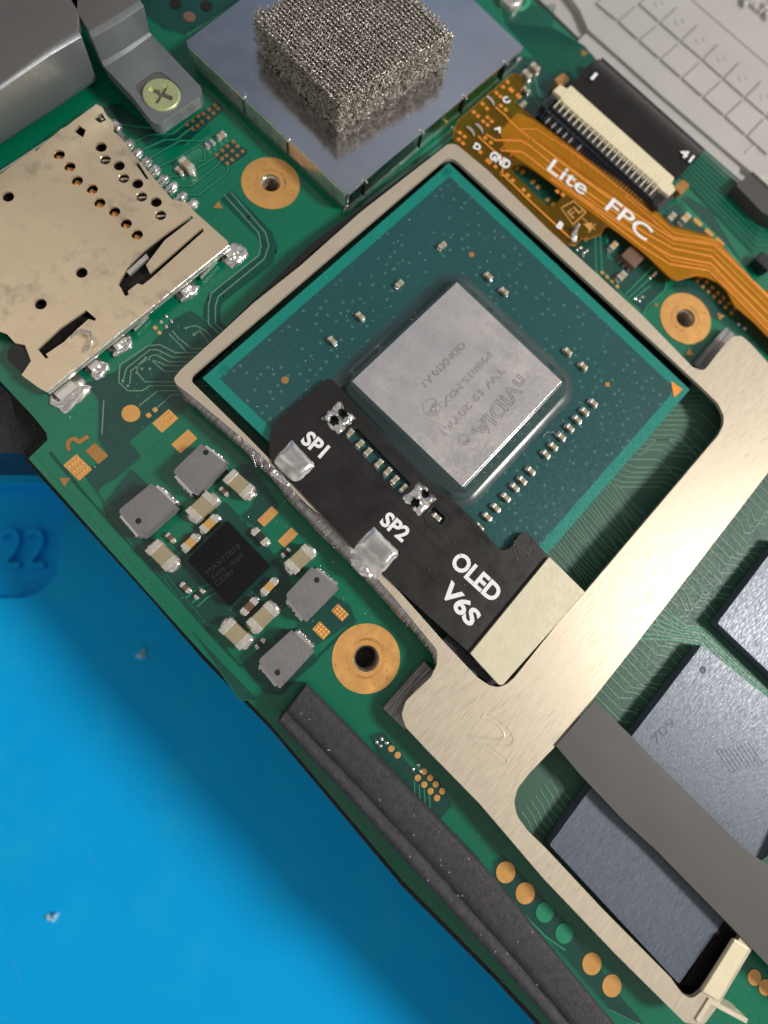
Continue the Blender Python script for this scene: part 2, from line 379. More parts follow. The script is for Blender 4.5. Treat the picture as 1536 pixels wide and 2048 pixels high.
# ------------------------------------------------------------------ the work mat under everything
ZM = -15.0
mb = MB()
pocket = fillet(PP([(-420, 962), (136, 968), (112, 1160), (60, 1196), (-420, 1200)], ZM), [2, 2.2, 3, 3, 2], 6)
mb.plate([(-260, -260), (260, -260), (260, 260), (-260, 260)], ZM-3, ZM, [pocket])
mb.plate(fillet(PP([(-440, 950), (146, 956), (122, 1175), (66, 1210), (-440, 1214)], ZM), .5), ZM-2.9, ZM-1.5)
mo = mb.put('work_mat', M['mat'], None, .12, (0, 0, ZM), props={'kind': 'structure'})
lettering('22', (2, 1136), (92, 1136), ZM-1.5, 82, M['mat'], mo, 'raised_number', th=.5)
for i, (x, y, l_, a) in enumerate([(280, 1312, 1.0, 1.25), (98, 1838, .9, .5)]):
    cx, cy = P(x, y, ZM+.2)
    m2 = MB().blob(cx, cy, ZM, l_*.45, l_*.2, .2, a-.4, i*2.2, .9, 12, 5); m2.blob(cx+.4*cos(a+.6), cy+.4*sin(a+.6), ZM, .28, .2, .35, a, i+5, .9, 10, 4)
    tag(m2.put('glue_crumb', M['glass_bit']), ['tiny clear crumb on the blue mat beside the board edge', 'faint clear fleck low on the blue mat'][i], 'crumb')

ms = MB()
for _ in range(26):
    x, y = R.uniform(-10, 900), R.uniform(1180, 2060); a = R.uniform(0, pi); l_ = R.uniform(.2, 2.2); cx, cy = P(x, y, ZM); k = R.uniform(-.5, .5)
    ms.tube([(cx+cos(a+k*t)*l_*t, cy+sin(a+k*t)*l_*t, ZM) for t in (0, .25, .5, .75, 1)], .022, 3)
ms.put('mat_scratch', M['scuff'], mo, props={'kind': 'stuff'})
# ------------------------------------------------------------------ console shell below the board
mb = MB()
edge = [(52, 922), (300, 1196), (404, 1316), (545, 1462), (806, 1774), (992, 1962), (1110, 2090), (1500, 2480)]
out = PP([(x-2, y+1) for x, y in edge], -1.3)+[(60, -40), (60, 60), (-30, 60), (-60, 10)]
mb.plate(out, ZM+.05, -1.35)
sh = mb.put('console_shell', M['black_dull'], None, .3)
tag(sh, 'black plastic shell of the console under the green board', 'shell')
mb = MB()
mb.plate(fillet(PP([(-260, 560), (0, 768), (52, 822), (96, 874), (84, 908), (-30, 905), (-300, 905)], -2.2), [0, 0, .4, 1.4, .8, 0, 0]), -8.6, -2.2)
tag(mb.put('side_rail', M['black'], None, .5), 'rounded black plastic rail jutting out below the card reader', 'rail')

# ------------------------------------------------------------------ circuit board
rings = [(541.4, 366.6, 1.99, .66), (1370.5, 636.8, 2.0, .73), (732.3, 1316.5, 2.09, .80)]
RC = [P(x, y) for x, y, *_ in rings]
bo = PP([(-500, 420), (0, 762), (66, 832), (93, 866), (95, 880), (57, 917), (228, 1110), (404, 1306), (540, 1448), (806, 1762), (992, 1950), (1087, 2052), (1460, 2440), (2100, 1800),
         (1700, 580), (1560, 452), (1536, 434), (1497, 420), (1449, 358), (1396, 304), (1195, 125), (1188, 112), (1066, 0), (980, -90), (400, -520), (-300, -400)])
holes = [[(x+r*cos(2*pi*i/28), y+r*sin(2*pi*i/28)) for i in range(28)] for (x, y), (_, _, _, r) in zip(RC, rings)]
board = thing('circuit_board', 'green printed circuit board carrying all the chips and connectors', 'circuit board', (0, 0, -.8))
mb = MB().plate(bo, -.8, 0, holes); mb.put('laminate', M['mask'], board)
Z1, Z2, Z3, Z4 = .012, .022, .032, .042
def patch(pts, m, z, name, r=.15, kind=None):
    return MB().plate(fillet(PP(pts, z), r, 3), z-.03, z).put(name, M[m], board)
# solder-mask areas without copper below: the darker greens
dark = [
 [(160, 770), (232, 742), (300, 690), (345, 640), (380, 620), (424, 650), (470, 700), (352, 760), (380, 812), (345, 838), (262, 884), (284, 914), (232, 958), (206, 972), (196, 985), (540, 1400), (480, 1400), (166, 948), (214, 910), (196, 880), (197, 800), (182, 782)],
 [(205, 1010), (262, 936), (330, 1000), (300, 1110), (340, 1150), (300, 1160), (215, 1050)],
 [(398, 1044), (450, 1000), (560, 1120), (600, 1200), (470, 1262), (390, 1240), (330, 1160), (330, 1120)],
 [(455, 940), (500, 925), (560, 1010), (520, 1060), (476, 1036), (505, 1010), (506, 985)],
 [(592, 1262), (600, 1150), (700, 1210), (712, 1240), (620, 1300), (640, 1320), (560, 1386), (520, 1380), (480, 1330), (566, 1255)],
 [(1034, 110), (1075, 120), (1200, 240), (1130, 300), (1060, 250), (1010, 150)],
 [(1330, 420), (1372, 392), (1420, 420), (1480, 520), (1420, 545), (1330, 452)],
 [(960, 330), (1060, 320), (1330, 520), (1342, 560), (1290, 628), (1200, 560), (1060, 440), (960, 350)],
 [(1350, 560), (1420, 540), (1600, 700), (1600, 760), (1468, 664), (1340, 575)],
 [(735, 1470), (765, 1462), (820, 1530), (880, 1560), (905, 1610), (870, 1650), (830, 1600), (760, 1520)],
 [(985, 1720), (1010, 1712), (1140, 1850), (1240, 1990), (1300, 2060), (1220, 2020), (1090, 1870), (985, 1765)],
 [(196, 218), (240, 205), (330, 275), (430, 205), (445, 225), (370, 290), (300, 300), (262, 262)],
 [(270, 0), (380, -30), (483, 0), (372, 70), (330, 60), (290, 30)],
 [(820, 330), (905, 262), (940, 300), (880, 330), (700, 440), (700, 420)],
]
mbd = MB()
for i, d in enumerate(dark): mbd.plate(fillet(PP(d), .2, 3), -.02, Z1-.0004*i)
lip = MB()
for d in dark: q_ = fillet(PP(d), .2, 3); lip.ribbon(q_+[q_[0]], .05, 0, Z1+.012)
lip.put('mask_step', M['mask'], board, props={'kind': 'stuff'})
vi = MB()
for _ in range(260):
    x, y = R.choice([(R.uniform(380, 700), R.uniform(380, 620)), (R.uniform(100, 700), R.uniform(880, 1400)), (R.uniform(950, 1500), R.uniform(20, 620)), (R.uniform(740, 1300), R.uniform(1440, 2000)), (R.uniform(150, 420), R.uniform(640, 860))])
    q_ = P(x, y); ins_ = False
    for k in range(len(bo)):
        (x1_, y1_), (x2_, y2_) = bo[k-1], bo[k]
        if (y1_ > q_[1]) != (y2_ > q_[1]) and q_[0] < (x2_-x1_)*(q_[1]-y1_)/(y2_-y1_)+x1_: ins_ = not ins_
    if ins_: vi.cyl(*q_, 0, Z1+.01, R.uniform(.05, .09), 8)
vi.put('tented_via', M['mask'], board, props={'kind': 'stuff'})
mbd.put('bare_mask_area', M['mask_dark'], board, props={'kind': 'stuff'})
mbw = MB()
for d in ([(905, 316), (1310, 690), (1450, 790), (1460, 880), (1190, 1200), (1000, 1400), (860, 1300), (380, 790), (380, 740)],
          [(1540, 930), (1263, 1300), (1113, 1480), (1020, 1580), (1030, 1660), (1370, 2000), (1480, 1900), (1700, 1700), (1700, 930)]):
    mbw.plate(PP(d), -.02, Z1+.003)
mbw.put('inner_mask_area', M['mask_weave'], board, props={'kind': 'stuff'})
patch([(258, 884), (318, 832), (331, 872), (283, 909)], 'mask', Z3, 'hatched_mask_area')
# the lighter rail along the outer edge
MB().ribbon(PP([(78, 905), (250, 1096), (424, 1290), (560, 1432)], 0), .55, 0, Z3).put('edge_copper_band', M['mask'], board)
tr = MB(); td = MB(); tp = MB()
def trace(pts, wd=.09, mbx=None, z=Z3): (mbx or tr).ribbon(PP(pts, 0), wd, 0, z)
def bundle(pts, n, off, wd=.09, mbx=None, z=Z3, jit=0, trim=None):
    for i in range(n):
        q = [(x+off[0]*i+R.uniform(-jit, jit), y+off[1]*i+R.uniform(-jit, jit)) for x, y in pts]
        trace(q, wd, mbx, z+.0005*(i % 3))
# wide double channel beside the upper-left ring
trace([(452, 390), (530, 470), (540, 495), (530, 520), (432, 596), (424, 615), (424, 650), (480, 700)], 1.05, td, Z2)
for k in (-7, 7):
    trace([(455+k, 388-k*.3), (524+k, 466), (530+k*1.1, 492), (523+k*.8, 515+k*.5), (430+k, 590+k*.5), (424+k, 612), (424+k, 648), (478+k, 700)], .07, tp, Z4)
# connector side, upper right: parallel runs
for i in range(19):
    x0, y0 = 1006+i*8.2, 24-i*.3
    trace([(x0-i*2.5, y0-10), (x0-i*3.2+6, y0+22+i*.8), (1075+i*5.2, 120-i*1.6+2), (1140+i*3.6, 182-i*2.2)], .10, td, Z2+.004)
for i in range(20):
    x0, y0 = 1358+i*2.6, 352-i*2.7
    bx, by = 1504+i*1.4, 508-i*5.2
    trace([(x0, y0), (bx, by), (bx+28, by+2), (1640, by+3)], .105, td, Z2+.004)
    if i % 2: trace([(x0+1.6, y0-1.4), (bx+1, by-3), (bx+29, by-1), (1640, by)], .05, tr, Z3)
bundle([(1352, 402), (1362, 402), (1450, 490), (1490, 540), (1500, 560), (1560, 640)], 4, (4, 7), .07)
# reader pins to test pads
for q in ([(262, 288), (300, 270), (345, 268), (372, 248)], [(280, 303), (330, 280), (352, 280), (388, 252)], [(298, 318), (360, 282), (404, 282), (412, 288)],
          [(315, 336), (352, 318), (398, 290), (410, 300), (410, 322), (398, 322)], [(335, 355), (372, 350), (430, 316), (440, 305)], [(352, 372), (384, 372), (436, 330), (448, 312)],
          [(368, 390), (398, 390), (455, 345), (457, 325)], [(205, 236), (240, 250), (262, 252), (340, 262)], [(452, 212), (468, 222), (520, 290)]):
    trace(q, .22, td, Z2); trace(q, .08, tr, Z3)
# loops right of the reader
for q in ([(440, 706), (352, 706), (320, 690), (296, 692), (240, 730), (238, 765), (256, 782), (284, 782), (300, 772), (440, 772)],
          [(440, 715), (345, 715), (315, 700), (300, 700), (253, 737), (247, 760)], [(440, 724), (338, 724), (312, 710), (303, 712), (262, 742), (260, 768)],
          [(440, 740), (330, 744), (300, 718), (292, 716)], [(440, 765), (290, 764), (274, 745), (276, 730), (290, 718), (310, 722), (334, 732), (440, 732)],
          [(345, 662), (356, 676), (384, 698), (440, 698)], [(338, 668), (350, 680), (374, 705)], [(370, 656), (392, 652), (412, 662), (420, 672)], [(385, 670), (400, 662), (418, 688), (440, 706)],
          [(278, 812), (316, 782), (360, 782)], [(314, 816), (344, 790), (370, 790)], [(208, 800), (204, 870)]):
    trace(q, .07, tp, Z4)
for x, y in ((246, 762), (256, 772), (274, 746), (292, 716), (372, 657), (388, 670), (300, 738), (284, 738)): tp.cyl(*P(x, y), 0, Z4+.004, .09, 10)
# small traces near the converter chip and the lower pads
for q in ([(372, 1196), (398, 1176), (420, 1168)], [(384, 1206), (408, 1186), (428, 1176)], [(394, 1214), (416, 1194), (436, 1184)], [(536, 1262), (548, 1282), (560, 1310)]): trace(q, .08, tr, Z3)
for x in range(4): trace([(828+x*10, 1560+x*9), (830+x*10, 1590+x*10), (850+x*9, 1622+x*6)], .07, tr, Z3)
trace([(870, 1640), (950, 1730), (1090, 1872), (1130, 1900)], .09, tr, Z3)
trace([(100, 905), (205, 1030), (470, 1330), (500, 1375), (560, 1388), (712, 1240)], .16, td, Z2+.006)
# FPC area
for q in ([(1190, 470), (1192, 545), (1230, 590), (1272, 628)], [(1200, 468), (1203, 540), (1240, 585), (1280, 622)], [(1213, 470), (1216, 515), (1225, 520)], [(1334, 560), (1330, 580), (1296, 612), (1285, 630)],
          [(1250, 590), (1310, 530)], [(1257, 596), (1318, 540)], [(1264, 600), (1300, 572)], [(1056, 162), (1062, 190), (1080, 215)], [(1070, 158), (1078, 190), (1090, 200)], [(920, 262), (860, 310), (760, 385)], [(926, 270), (866, 318), (770, 392)], [(914, 252), (850, 302), (750, 378)]):
    trace(q, .09, tr, Z3)
# between the processor package and the right bar of the frame
for i in range(20):
    y = 782+i*9.8; xs = 1384-(y-778)*.86-14
    w_ = R.uniform(38, 62)+i*1.5
    if i in (11, 12, 13): q = [(xs, y-6), (xs+22, y), (xs+40, y-10), (xs+62, y-10), (xs+80, y+2), (xs+120, y+4), (xs+170, y+50)]
    elif i > 14: q = [(xs-8, y-12), (xs+14, y), (xs+30, y+6), (xs+110, y+6), (xs+170, y+30)]
    else: q = [(xs, y), (xs+w_, y), (xs+w_+12, y+5), (xs+w_+60, y+54)]
    trace(q, .055, tp, Z4)
for i in range(26):
    t = i/25; x = 1232-t*128; y = 966+t*150
    q = [(x-8, y-10), (x+24-6*sin(i), y+30), (x+50+R.uniform(-6, 6), y+62), (x+66, y+90), (x+110, y+150)] if i % 3 else [(x-8, y-8), (x+40, y+50), (x+60, y+66)]
    trace(q, .05, tp, Z4)
# between the right bar and the memory chips
for i in range(44):
    t = i/43; x = 1545-t*425; y = 930+t*550
    d1 = 42+12*sin(i*.9)+R.uniform(-2, 2)
    if i in (6, 7, 8, 19, 20, 21):
        q = [(x-10, y-10), (x+14, y+12), (x+22, y+34), (x+36, y+34), (x+46, y+16), (x+62, y+16), (x+84, y+40), (x+130, y+88)]
    elif i % 5 == 4: q = [(x-10, y-10), (x+d1*.8, y+d1*.9), (x+d1+22, y+d1*.9)]
    else: q = [(x-10, y-10), (x+d1, y+d1), (x+d1+26, y+d1+4), (x+d1+70, y+d1+48)]
    trace(q, .055, tp, Z4)
for i in range(7):
    trace([(1322-i*8, 1216+i*10), (1368-i*4, 1250+i*5), (1408-i*3, 1256+i*5), (1450-i*5, 1298+i*4), (1620, 1468+i*5)], .09, tr, Z3)
for i in range(9):
    x, y = 1034+i*9, 1640-i*11
    trace([(x, y-6), (x+14, y+14), (x+22, y+34), (x+44, y+58+4*sin(i*2)), (x+60, y+90)], .055, tp, Z4)
# along the inner left side of the package
for i in range(26):
    x, y = 425+i*17, 726-i*15
    trace([(x-20, y-2), (x-8, y-10), (x+4, y-4+3*sin(i*2.1))], .05, tp, Z4)
tr.put('trace', M['trace'], board, props={'kind': 'stuff'}); td.put('trace_gap', M['trace_deep'], board, props={'kind': 'stuff'}); tp.put('pale_trace', M['trace_pale'], board, props={'kind': 'stuff'})
# rings, bores
for (cx, cy), (_, _, r, h) in zip(RC, rings):
    circ = lambda q, n=72: [(cx+q*cos(2*pi*i/n), cy+q*sin(2*pi*i/n)) for i in range(n)]
    mb = MB().plate(circ(r), 0, Z4, [circ(h)]); ro_ = mb.put('mounting_ring', M['gold'], board, .015)
    gv = MB()
    for k in range(7):
        a0 = R.uniform(0, 6.28); ln = R.uniform(.8, 2.6); q = h+R.uniform(.28, .42)
        gv.tube([(cx+q*cos(a0+ln*i/14), cy+q*sin(a0+ln*i/14), Z4) for i in range(15)], .014, 4)
    for k in range(9):
        a0 = R.uniform(0, 6.28); q = R.uniform(h+.3, r-.2); gv.blob(cx+q*cos(a0), cy+q*sin(a0), Z4, .06, .05, .03, 0, k, .3, 7, 3)
    gv.put('turned_mark', M['gold_dk'], ro_, props={'kind': 'stuff'})
    mb = MB(); prof = [(h, -.1)]
    for k in range(6): prof += [(h-.02, -.12-k*.26), (h-.14, -.25-k*.26)]
    prof += [(h-.1, -1.75)]
    mb.lathe(cx, cy, prof, 40); mb.lathe(cx, cy, [(h-.08, -1.7), (h-.28, -1.75), (h-.32, -2.3), (.001, -2.35)], 28)
    mb.put('threaded_standoff', M['bore'], board)
# contact pads
pads = MB()
def pad(x, y, kind, l_, w_, m='gold', dots=0, r=.05):
    cx, cy = P(x, y); a = axis_of(kind); c, d = cos(a), sin(a)
    q = [(cx+c*u-d*v, cy+d*u+c*v) for u, v in ((-l_/2, -w_/2), (l_/2, -w_/2), (l_/2, w_/2), (-l_/2, w_/2))]
    mb = MB().plate(fillet(q, r, 3), 0, Z4)
    if dots:
        nx, ny = dots
        for i in range(nx):
            for j in range(ny):
                u, v = (i+.5)/nx-.5, (j+.5)/ny-.5
                u, v = (l_*.9*u, w_*.9*v) if dots != (3, 2) else (l_*.25+l_*.42*u, w_*.9*v)
                mb.lathe(cx+c*u-d*v, cy+d*u+c*v, [(.085, Z4-.01), (.07, Z4+.035), (.03, Z4+.05), (.001, Z4+.03)], 10)
    return mb.put('contact_pad', M[m], board)
pad(331, 842, 'y', 1.35, .85, dots=(3, 2)); pad(369, 883, 'y', 1.4, .82); pad(194, 907, 'x', 1.15, .75, 'gold_dk'); pad(156, 935, 'x', 1.35, 1.0, dots=(3, 4))
pad(536, 1033, 'y', 1.25, .6); pad(576, 1075, 'y', 1.2, .6); pad(680, 1225, 'x', .95, .6, dots=(4, 3)); pad(643, 1261, 'x', .95, .65, dots=(4, 3))
pad(1395, 445, 'x', .78, .36); pad(1418, 466, 'x', .78, .36); pad(1439, 484, 'x', .78, .36); pad(1171, 478, 'y', .35, .3)
def dot(x, y, r, m='gold', name='contact_pad'):
    cx, cy = P(x, y); return MB().plate([(cx+r*cos(i*pi/14), cy+r*sin(i*pi/14)) for i in range(28)], 0, Z4).put(name, M[m], board, .015)
dot(262, 827, .56)
for x, y in ((1011, 1744), (1050, 1786), (1183, 1927), (1223, 1971)): dot(x, y, .60)
for x, y in ((1089, 1824), (1128, 1866)): dot(x, y, .56, 'trace', 'masked_pad')
for x, y in ((1508, 1954), (1530, 1974)): dot(x, y, .45)
A = [(1290, 635), (1255, 658), (1310, 655), (1220, 685), (1280, 680), (1190, 700), (1250, 708), (1155, 725), (1212, 732), (1122, 748), (1185, 755), (1155, 775),
     (1400, 852), (1365, 880), (1425, 880), (1335, 905), (1395, 908), (1455, 910), (1302, 930), (1360, 935), (1425, 935), (1332, 955), (1393, 960), (1365, 982)]
patch([(372, 248), (420, 212), (440, 200), (446, 222), (390, 264), (378, 260)], 'mask_dark', Z2, 'pad_surround')
patch([(428, 310), (462, 282), (496, 300), (490, 312), (456, 334), (446, 330)], 'mask_dark', Z2, 'pad_surround')
for x, y in A: pad(x/3, y/3, 'y', .26, .24, 'gold_dk', r=.08)
for x, y in ((932, 588), (958, 618)): pad(x/3, y/3+460, 'x', .26, .24, r=.08)
for x, y in ((893, 1113), (932, 1080)): pad(x/3, y/3+460, 'x', .3, .28, r=.08)
for x, y in ((845, 940), (810, 975), (878, 975), (845, 1012), (908, 1010), (880, 1048), (943, 1048), (915, 1085), (665, 815), (700, 850)): dot(540+x/2.743, 1200+y/2.743, .19)
for x, y in ((365, 655), (402, 685), (437, 718), (472, 752)): pad(1100+x/3.523, 360+y/3.523, 'x', .26, .24, r=.08)
for x, y in ((1062, 687), (1102, 720), (1142, 760), (1182, 797), (1222, 832), (1262, 870), (1302, 905), (1000, 672), (1038, 713), (1077, 752), (1115, 787), (1155, 822), (1195, 860), (1235, 898), (1277, 937)):
    pad(1100+x/3.523, 360+y/3.523, 'y', .27, .25, r=.08)
for x, y in ((785, 1160), (835, 1195), (930, 1285), (975, 1330), (1065, 1445), (1110, 1490)): pad(860+x/4.518, 80+y/4.518, 'y', .38, .26)
for x, y, a in ((437, 412, .2), (130, 962, 1.3), (1312, 610, .9), (1440, 633, .9), (1379, 706, .2), (1167, 107, .8)):
    cx, cy = P(x, y); s_ = .36 if x != 1312 else .2
    MB().plate([(cx+s_*cos(a+2*pi*i/3), cy+s_*sin(a+2*pi*i/3)) for i in range(3)], 0, Z4).put('gold_triangle', M['gold_dk'], board)
MB().ribbon(PP(smooth_path([(139, 902), (136, 890), (140, 881), (150, 878), (158, 884), (165, 880), (177, 873)], 3), 0), .24, 0, Z4).put('gold_trace', M['gold_dk'], board)
for x, y in ((352, 9), (413, 13)):
    cx, cy = P(x, y); MB().cyl(cx, cy, 0, Z4+.01, .42, 20).put('dark_via', M['black_dull'], board)
dot(379, 34, .42, 'ceramic_d')
# bare solder spots
def spots(name, lst, r=.12, h=.1, pr=None):
    mb = MB()
    for i, (x, y) in enumerate(lst):
        cx, cy = P(x, y); mb.blob(cx, cy, 0, r*R.uniform(.8, 1.3), r, h, R.uniform(0, 3), i, .5, 9, 4)
    return mb.put(name, M['solder'], pr or board, props={'kind': 'stuff'} if len(lst) > 12 else None)
for g_ in ([(753, 1484), (760, 1492), (763, 1478), (772, 1486)], [(333, 633), (322, 644), (343, 643), (333, 654)], [(1153, 500), (1160, 495), (1167, 506), (1173, 502), (1165, 512)], [(1299, 556), (1311, 546), (1306, 551)], [(1270, 598), (1278, 602), (1284, 594)], [(1477, 649), (1489, 657)], [(826, 1538), (836, 1530), (840, 1542)], [(905, 256), (912, 262)]):
    spots('bare_solder', g_)
def on_board(x, y):
    q_ = P(x, y); c_ = False
    for k in range(len(bo)):
        (x1_, y1_), (x2_, y2_) = bo[k-1], bo[k]
        if (y1_ > q_[1]) != (y2_ > q_[1]) and q_[0] < (x2_-x1_)*(q_[1]-y1_)/(y2_-y1_)+x1_: c_ = not c_
    return c_
spots('flux_dust', [p_ for p_ in [(R.uniform(360, 900), R.uniform(880, 1250)) for _ in range(60)]+[(R.uniform(130, 1500), R.uniform(560, 1900)) for _ in range(120)] if on_board(*p_)], .03, .03)
# base strips the frame is clipped to
def flange(pts, h=.55):
    return MB().plate(PP(pts, .4), 0, h).put('frame_clip', M['nickel_cut'], board, .05)
flange([(1384, 730), (1449, 655), (1468, 671), (1400, 744)]); flange([(765, 1416), (848, 1322), (872, 1345), (812, 1412), (830, 1452), (808, 1458)])

# ------------------------------------------------------------------ frame round the processor and memory
ZF = 1.6
F = thing('metal_frame', 'bare brushed metal frame around the processor window and the memory chips', 'metal frame', (*P(1100, 1350), .1))
fo = PP([(896, 288), (912, 288), (975, 340), (1100, 462), (1282, 628), (1386, 735), (1408, 742), (1452, 686), (1468, 672), (1484, 672), (1500, 686), (1560, 752), (1900, 1060), (1500, 1905), (1440, 2006), (1408, 2050), (1370, 2046), (1231, 1908), (1087, 1757), (959, 1607), (857, 1503), (812, 1455), (803, 1430), (812, 1402), (862, 1354), (874, 1330), (874, 1300), (789, 1196), (731, 1130), (622, 1018), (520, 908), (470, 864), (378, 788), (352, 768), (347, 757), (362, 739), (440, 668), (508, 605), (600, 532), (690, 452), (719, 426)], ZF)
# the outer contour near the left corner and near the solder joints is slightly uneven, as filed by hand
h1 = PP([(900, 309), (1323, 700), (1408, 779), (1437, 808), (1448, 832), (1447, 850), (1437, 870), (1170, 1185), (1115, 1247), (1029, 1355), (1014, 1368), (998, 1375), (979, 1371), (955, 1355), (887, 1283), (773, 1154), (705, 1092), (633, 1018), (545, 924), (500, 878), (382, 762), (384, 750)], ZF)
h2 = PP([(1600, 862), (1263, 1300), (1113, 1490), (1060, 1545), (1035, 1577), (1028, 1604), (1034, 1632), (1056, 1662), (1095, 1700), (1207, 1820), (1341, 1955), (1366, 1990), (1384, 1998), (1404, 1983), (1480, 1875), (1780, 1200), (1760, 1050)], ZF)
for q in ([(890, 300), (620, 500), (366, 752), (372, 776)], [(912, 300), (1300, 664), (1400, 758)], [(1470, 800), (1480, 860), (1200, 1215), (1000, 1420), (880, 1310)], [(900, 1440), (1000, 1630), (1100, 1732), (1390, 2022), (1490, 1890)]):
    MB().ribbon(PP(q, 1.3), .5, .05, 1.35).put('frame_foot', M['black_dull'], F)  # coloured black to carry the shade under the frame plate
mb = MB().plate(fillet(fo, .5, 3), 1.36, ZF, [fillet(h1, .9, 4), fillet(h2, .9, 4)]); mb.put('frame_plate', M['nickel'], F, .04, seg=2)
# filed-down outer flank, soldering scars
mb = MB()
qo = [(350, 772), (372, 802), (430, 850), (487, 902), (540, 955), (600, 1028), (660, 1088), (715, 1144), (775, 1210), (830, 1268), (866, 1312), (868, 1332)]
qi = [(353, 769), (378, 788), (425, 826), (470, 864), (520, 908), (622, 1018), (676, 1074), (731, 1130), (789, 1196), (832, 1248), (874, 1300), (874, 1330)]
po, pi_ = [], []
for i in range(len(qo)-1):
    for k in range(6):
        t = k/6; po.append(Vector(qo[i]).lerp(Vector(qo[i+1]), t)); pi_.append(Vector(qi[i]).lerp(Vector(qi[i+1]), t))
vs = []
for i, (a, b) in enumerate(zip(pi_, po)):
    n1 = .05*noise.noise(Vector((i*.9, 0, 1))); n2 = noise.noise(Vector((i*.31, 4, 1)))
    m_ = a.lerp(b, .55)+Vector((n2*2, -n2*2)); b = b+Vector((-n2*2.5, n2*2.5))
    vs += [(*P(a.x+1.5, a.y-1.5, ZF-.02), ZF-.02), (*P(m_.x, m_.y, ZF-.10+n1), ZF-.10+n1), (*P(b.x, b.y, ZF-.42), ZF-.42), (*P(b.x+2, b.y-1, .9), .9), (*P(b.x+4, b.y-3, .1), .1)]
mb.add(vs, [(5*i+j, 5*i+j+1, 5*i+j+6, 5*i+j+5) for i in range(len(po)-1) for j in range(4)], True)
mb.put('filed_flank', M['nickel_cut'], F)
scr = MB()
for _ in range(230):
    i = R.randrange(18, len(po)-2); a = pi_[i].lerp(pi_[i+1], R.random()); d_ = (po[i]-pi_[i]); u0 = R.uniform(-.1, .4); u1 = u0+R.uniform(.2, .6)
    z0_, z1_ = ZF-.02-.36*max(0, u0)**1.2+.03, ZF-.02-.38*min(1, u1)**1.2+.04; a = a+Vector((R.uniform(-3, 3), R.uniform(-3, 3)))
    p0_, p1_ = a+d_*u0+Vector((1, -1)), a+d_*u1+Vector((R.uniform(-2, 2), R.uniform(-2, 2)))
    scr.tube([(*P(p0_.x, p0_.y, z0_), z0_), (*P(p1_.x, p1_.y, z1_), z1_)], .02, 3)
scr.put('file_scratch', M['tin_cut'], F, props={'kind': 'stuff'})
lettering('2', (935, 1470), (1012, 1530), ZF-.002, 62, M['nickel'], F, 'embossed_number', outline=.012)
mb = MB().tube([(*P(935, 1490, ZF), ZF), (*P(975, 1540, ZF), ZF)], .02, 5); mb.put('embossed_line', M['nickel'], F)

# ------------------------------------------------------------------ processor
ZS, ZD = 1.3, 2.1
c0 = Vector((-2.2079, 9.4021, 23.0000)[:2]); S_ = (-2.2079, 9.4021, 23.0000)[2]
pr = thing('processor', 'large square processor package with a shiny grey die inside the metal frame', 'processor', (c0.x, c0.y, .1))
MB().box(c0.x, c0.y, .35, ZS-.03, S_, S_).put('package_edge', M['pkg_edge'], pr)
E_ = .75
MB().box(c0.x, c0.y, ZS-.2, ZS, S_-E_*2, S_-E_*2).put('package_top', M['pkg'], pr)
bl = MB()
for i in range(30):
    for j in range(30):
        if i in (0, 1, 28, 29) or j in (0, 1, 28, 29): bl.cyl(c0.x+(i-14.5)*.75, c0.y+(j-14.5)*.75, 0, .36, .2, 8)
bl.put('solder_ball', M['solder'], pr, props={'kind': 'stuff'})
dx, dy, dw, dh = (-2.3017, 9.0951, 9.4887, 9.9331)
DC = Vector((dx, dy))
# underfill: a smooth resin ramp round the die
def rr_(hw, hh, r, z, n=8):
    out = []
    for k, (sx, sy) in enumerate(((1, 1), (-1, 1), (-1, -1), (1, -1))):
        for j in range(n+1):
            a = k*pi/2+j/n*pi/2; out.append((dx+sx*(hw-r)+r*cos(a), dy+sy*(hh-r)+r*sin(a), z))
    return out
lv = [(1.5, 1.8, ZS-.01), (1.3, 1.7, ZS+.02), (1.0, 1.4, ZS+.06), (.68, 1.1, ZS+.18), (.45, .8, ZS+.42), (.24, .5, ZS+.62), (.14, .3, ZD-.07), (.02, .1, ZD-.06)]
mb = MB(); vs = []; 
for o_, r_, z_ in lv: vs += rr_(dw/2+o_*(1 if z_ > ZS+.1 else .93), dh/2+o_*(1 if z_ > ZS+.1 else .93), r_, z_)
n_ = len(vs)//len(lv)
mb.add(vs, [(k*n_+i, k*n_+(i+1) % n_, (k+1)*n_+(i+1) % n_, (k+1)*n_+i) for k in range(len(lv)-1) for i in range(n_)], True)
mb.put('underfill', M['underfill'], pr)
die = MB().box(dx, dy, ZS, ZD, dw, dh).put('die', M['die'], pr, .03)
T_ = ZD+.001
def etch(txt, p1, p2, h, **k): return lettering(txt, p1, p2, T_, h, M['die_mark'], die, 'engraved_mark', **k)
etch('nVIDIA', (1036, 748), (943, 860), 29, outline=.012)
etch('R', (934, 876), (927, 884), 9, outline=.01)
cx, cy = P(930, 880, ZD)
def loop(cx, cy, r, z, t=.018, n=28): return MB().tube([(cx+r*cos(2*pi*i/n), cy+r*sin(2*pi*i/n), z) for i in range(n)], t, 4, True)
loop(*P(928, 879, ZD), .33, ZD).put('engraved_mark', M['die_mark'], die)
cx, cy = P(863, 815, ZD); loop(cx, cy, .56, ZD).put('engraved_mark', M['die_mark'], die)
etch('e2', (868, 802), (856, 826), 14, outline=.012)
etch('TW 19 20YA1', (1000, 733), (880, 862), 14, outline=.008)
etch('P9B815.M2X', (975, 703), (880, 805), 14, outline=.009)
etch('ODNX10-A1', (922, 683), (842, 765), 14, outline=.011)
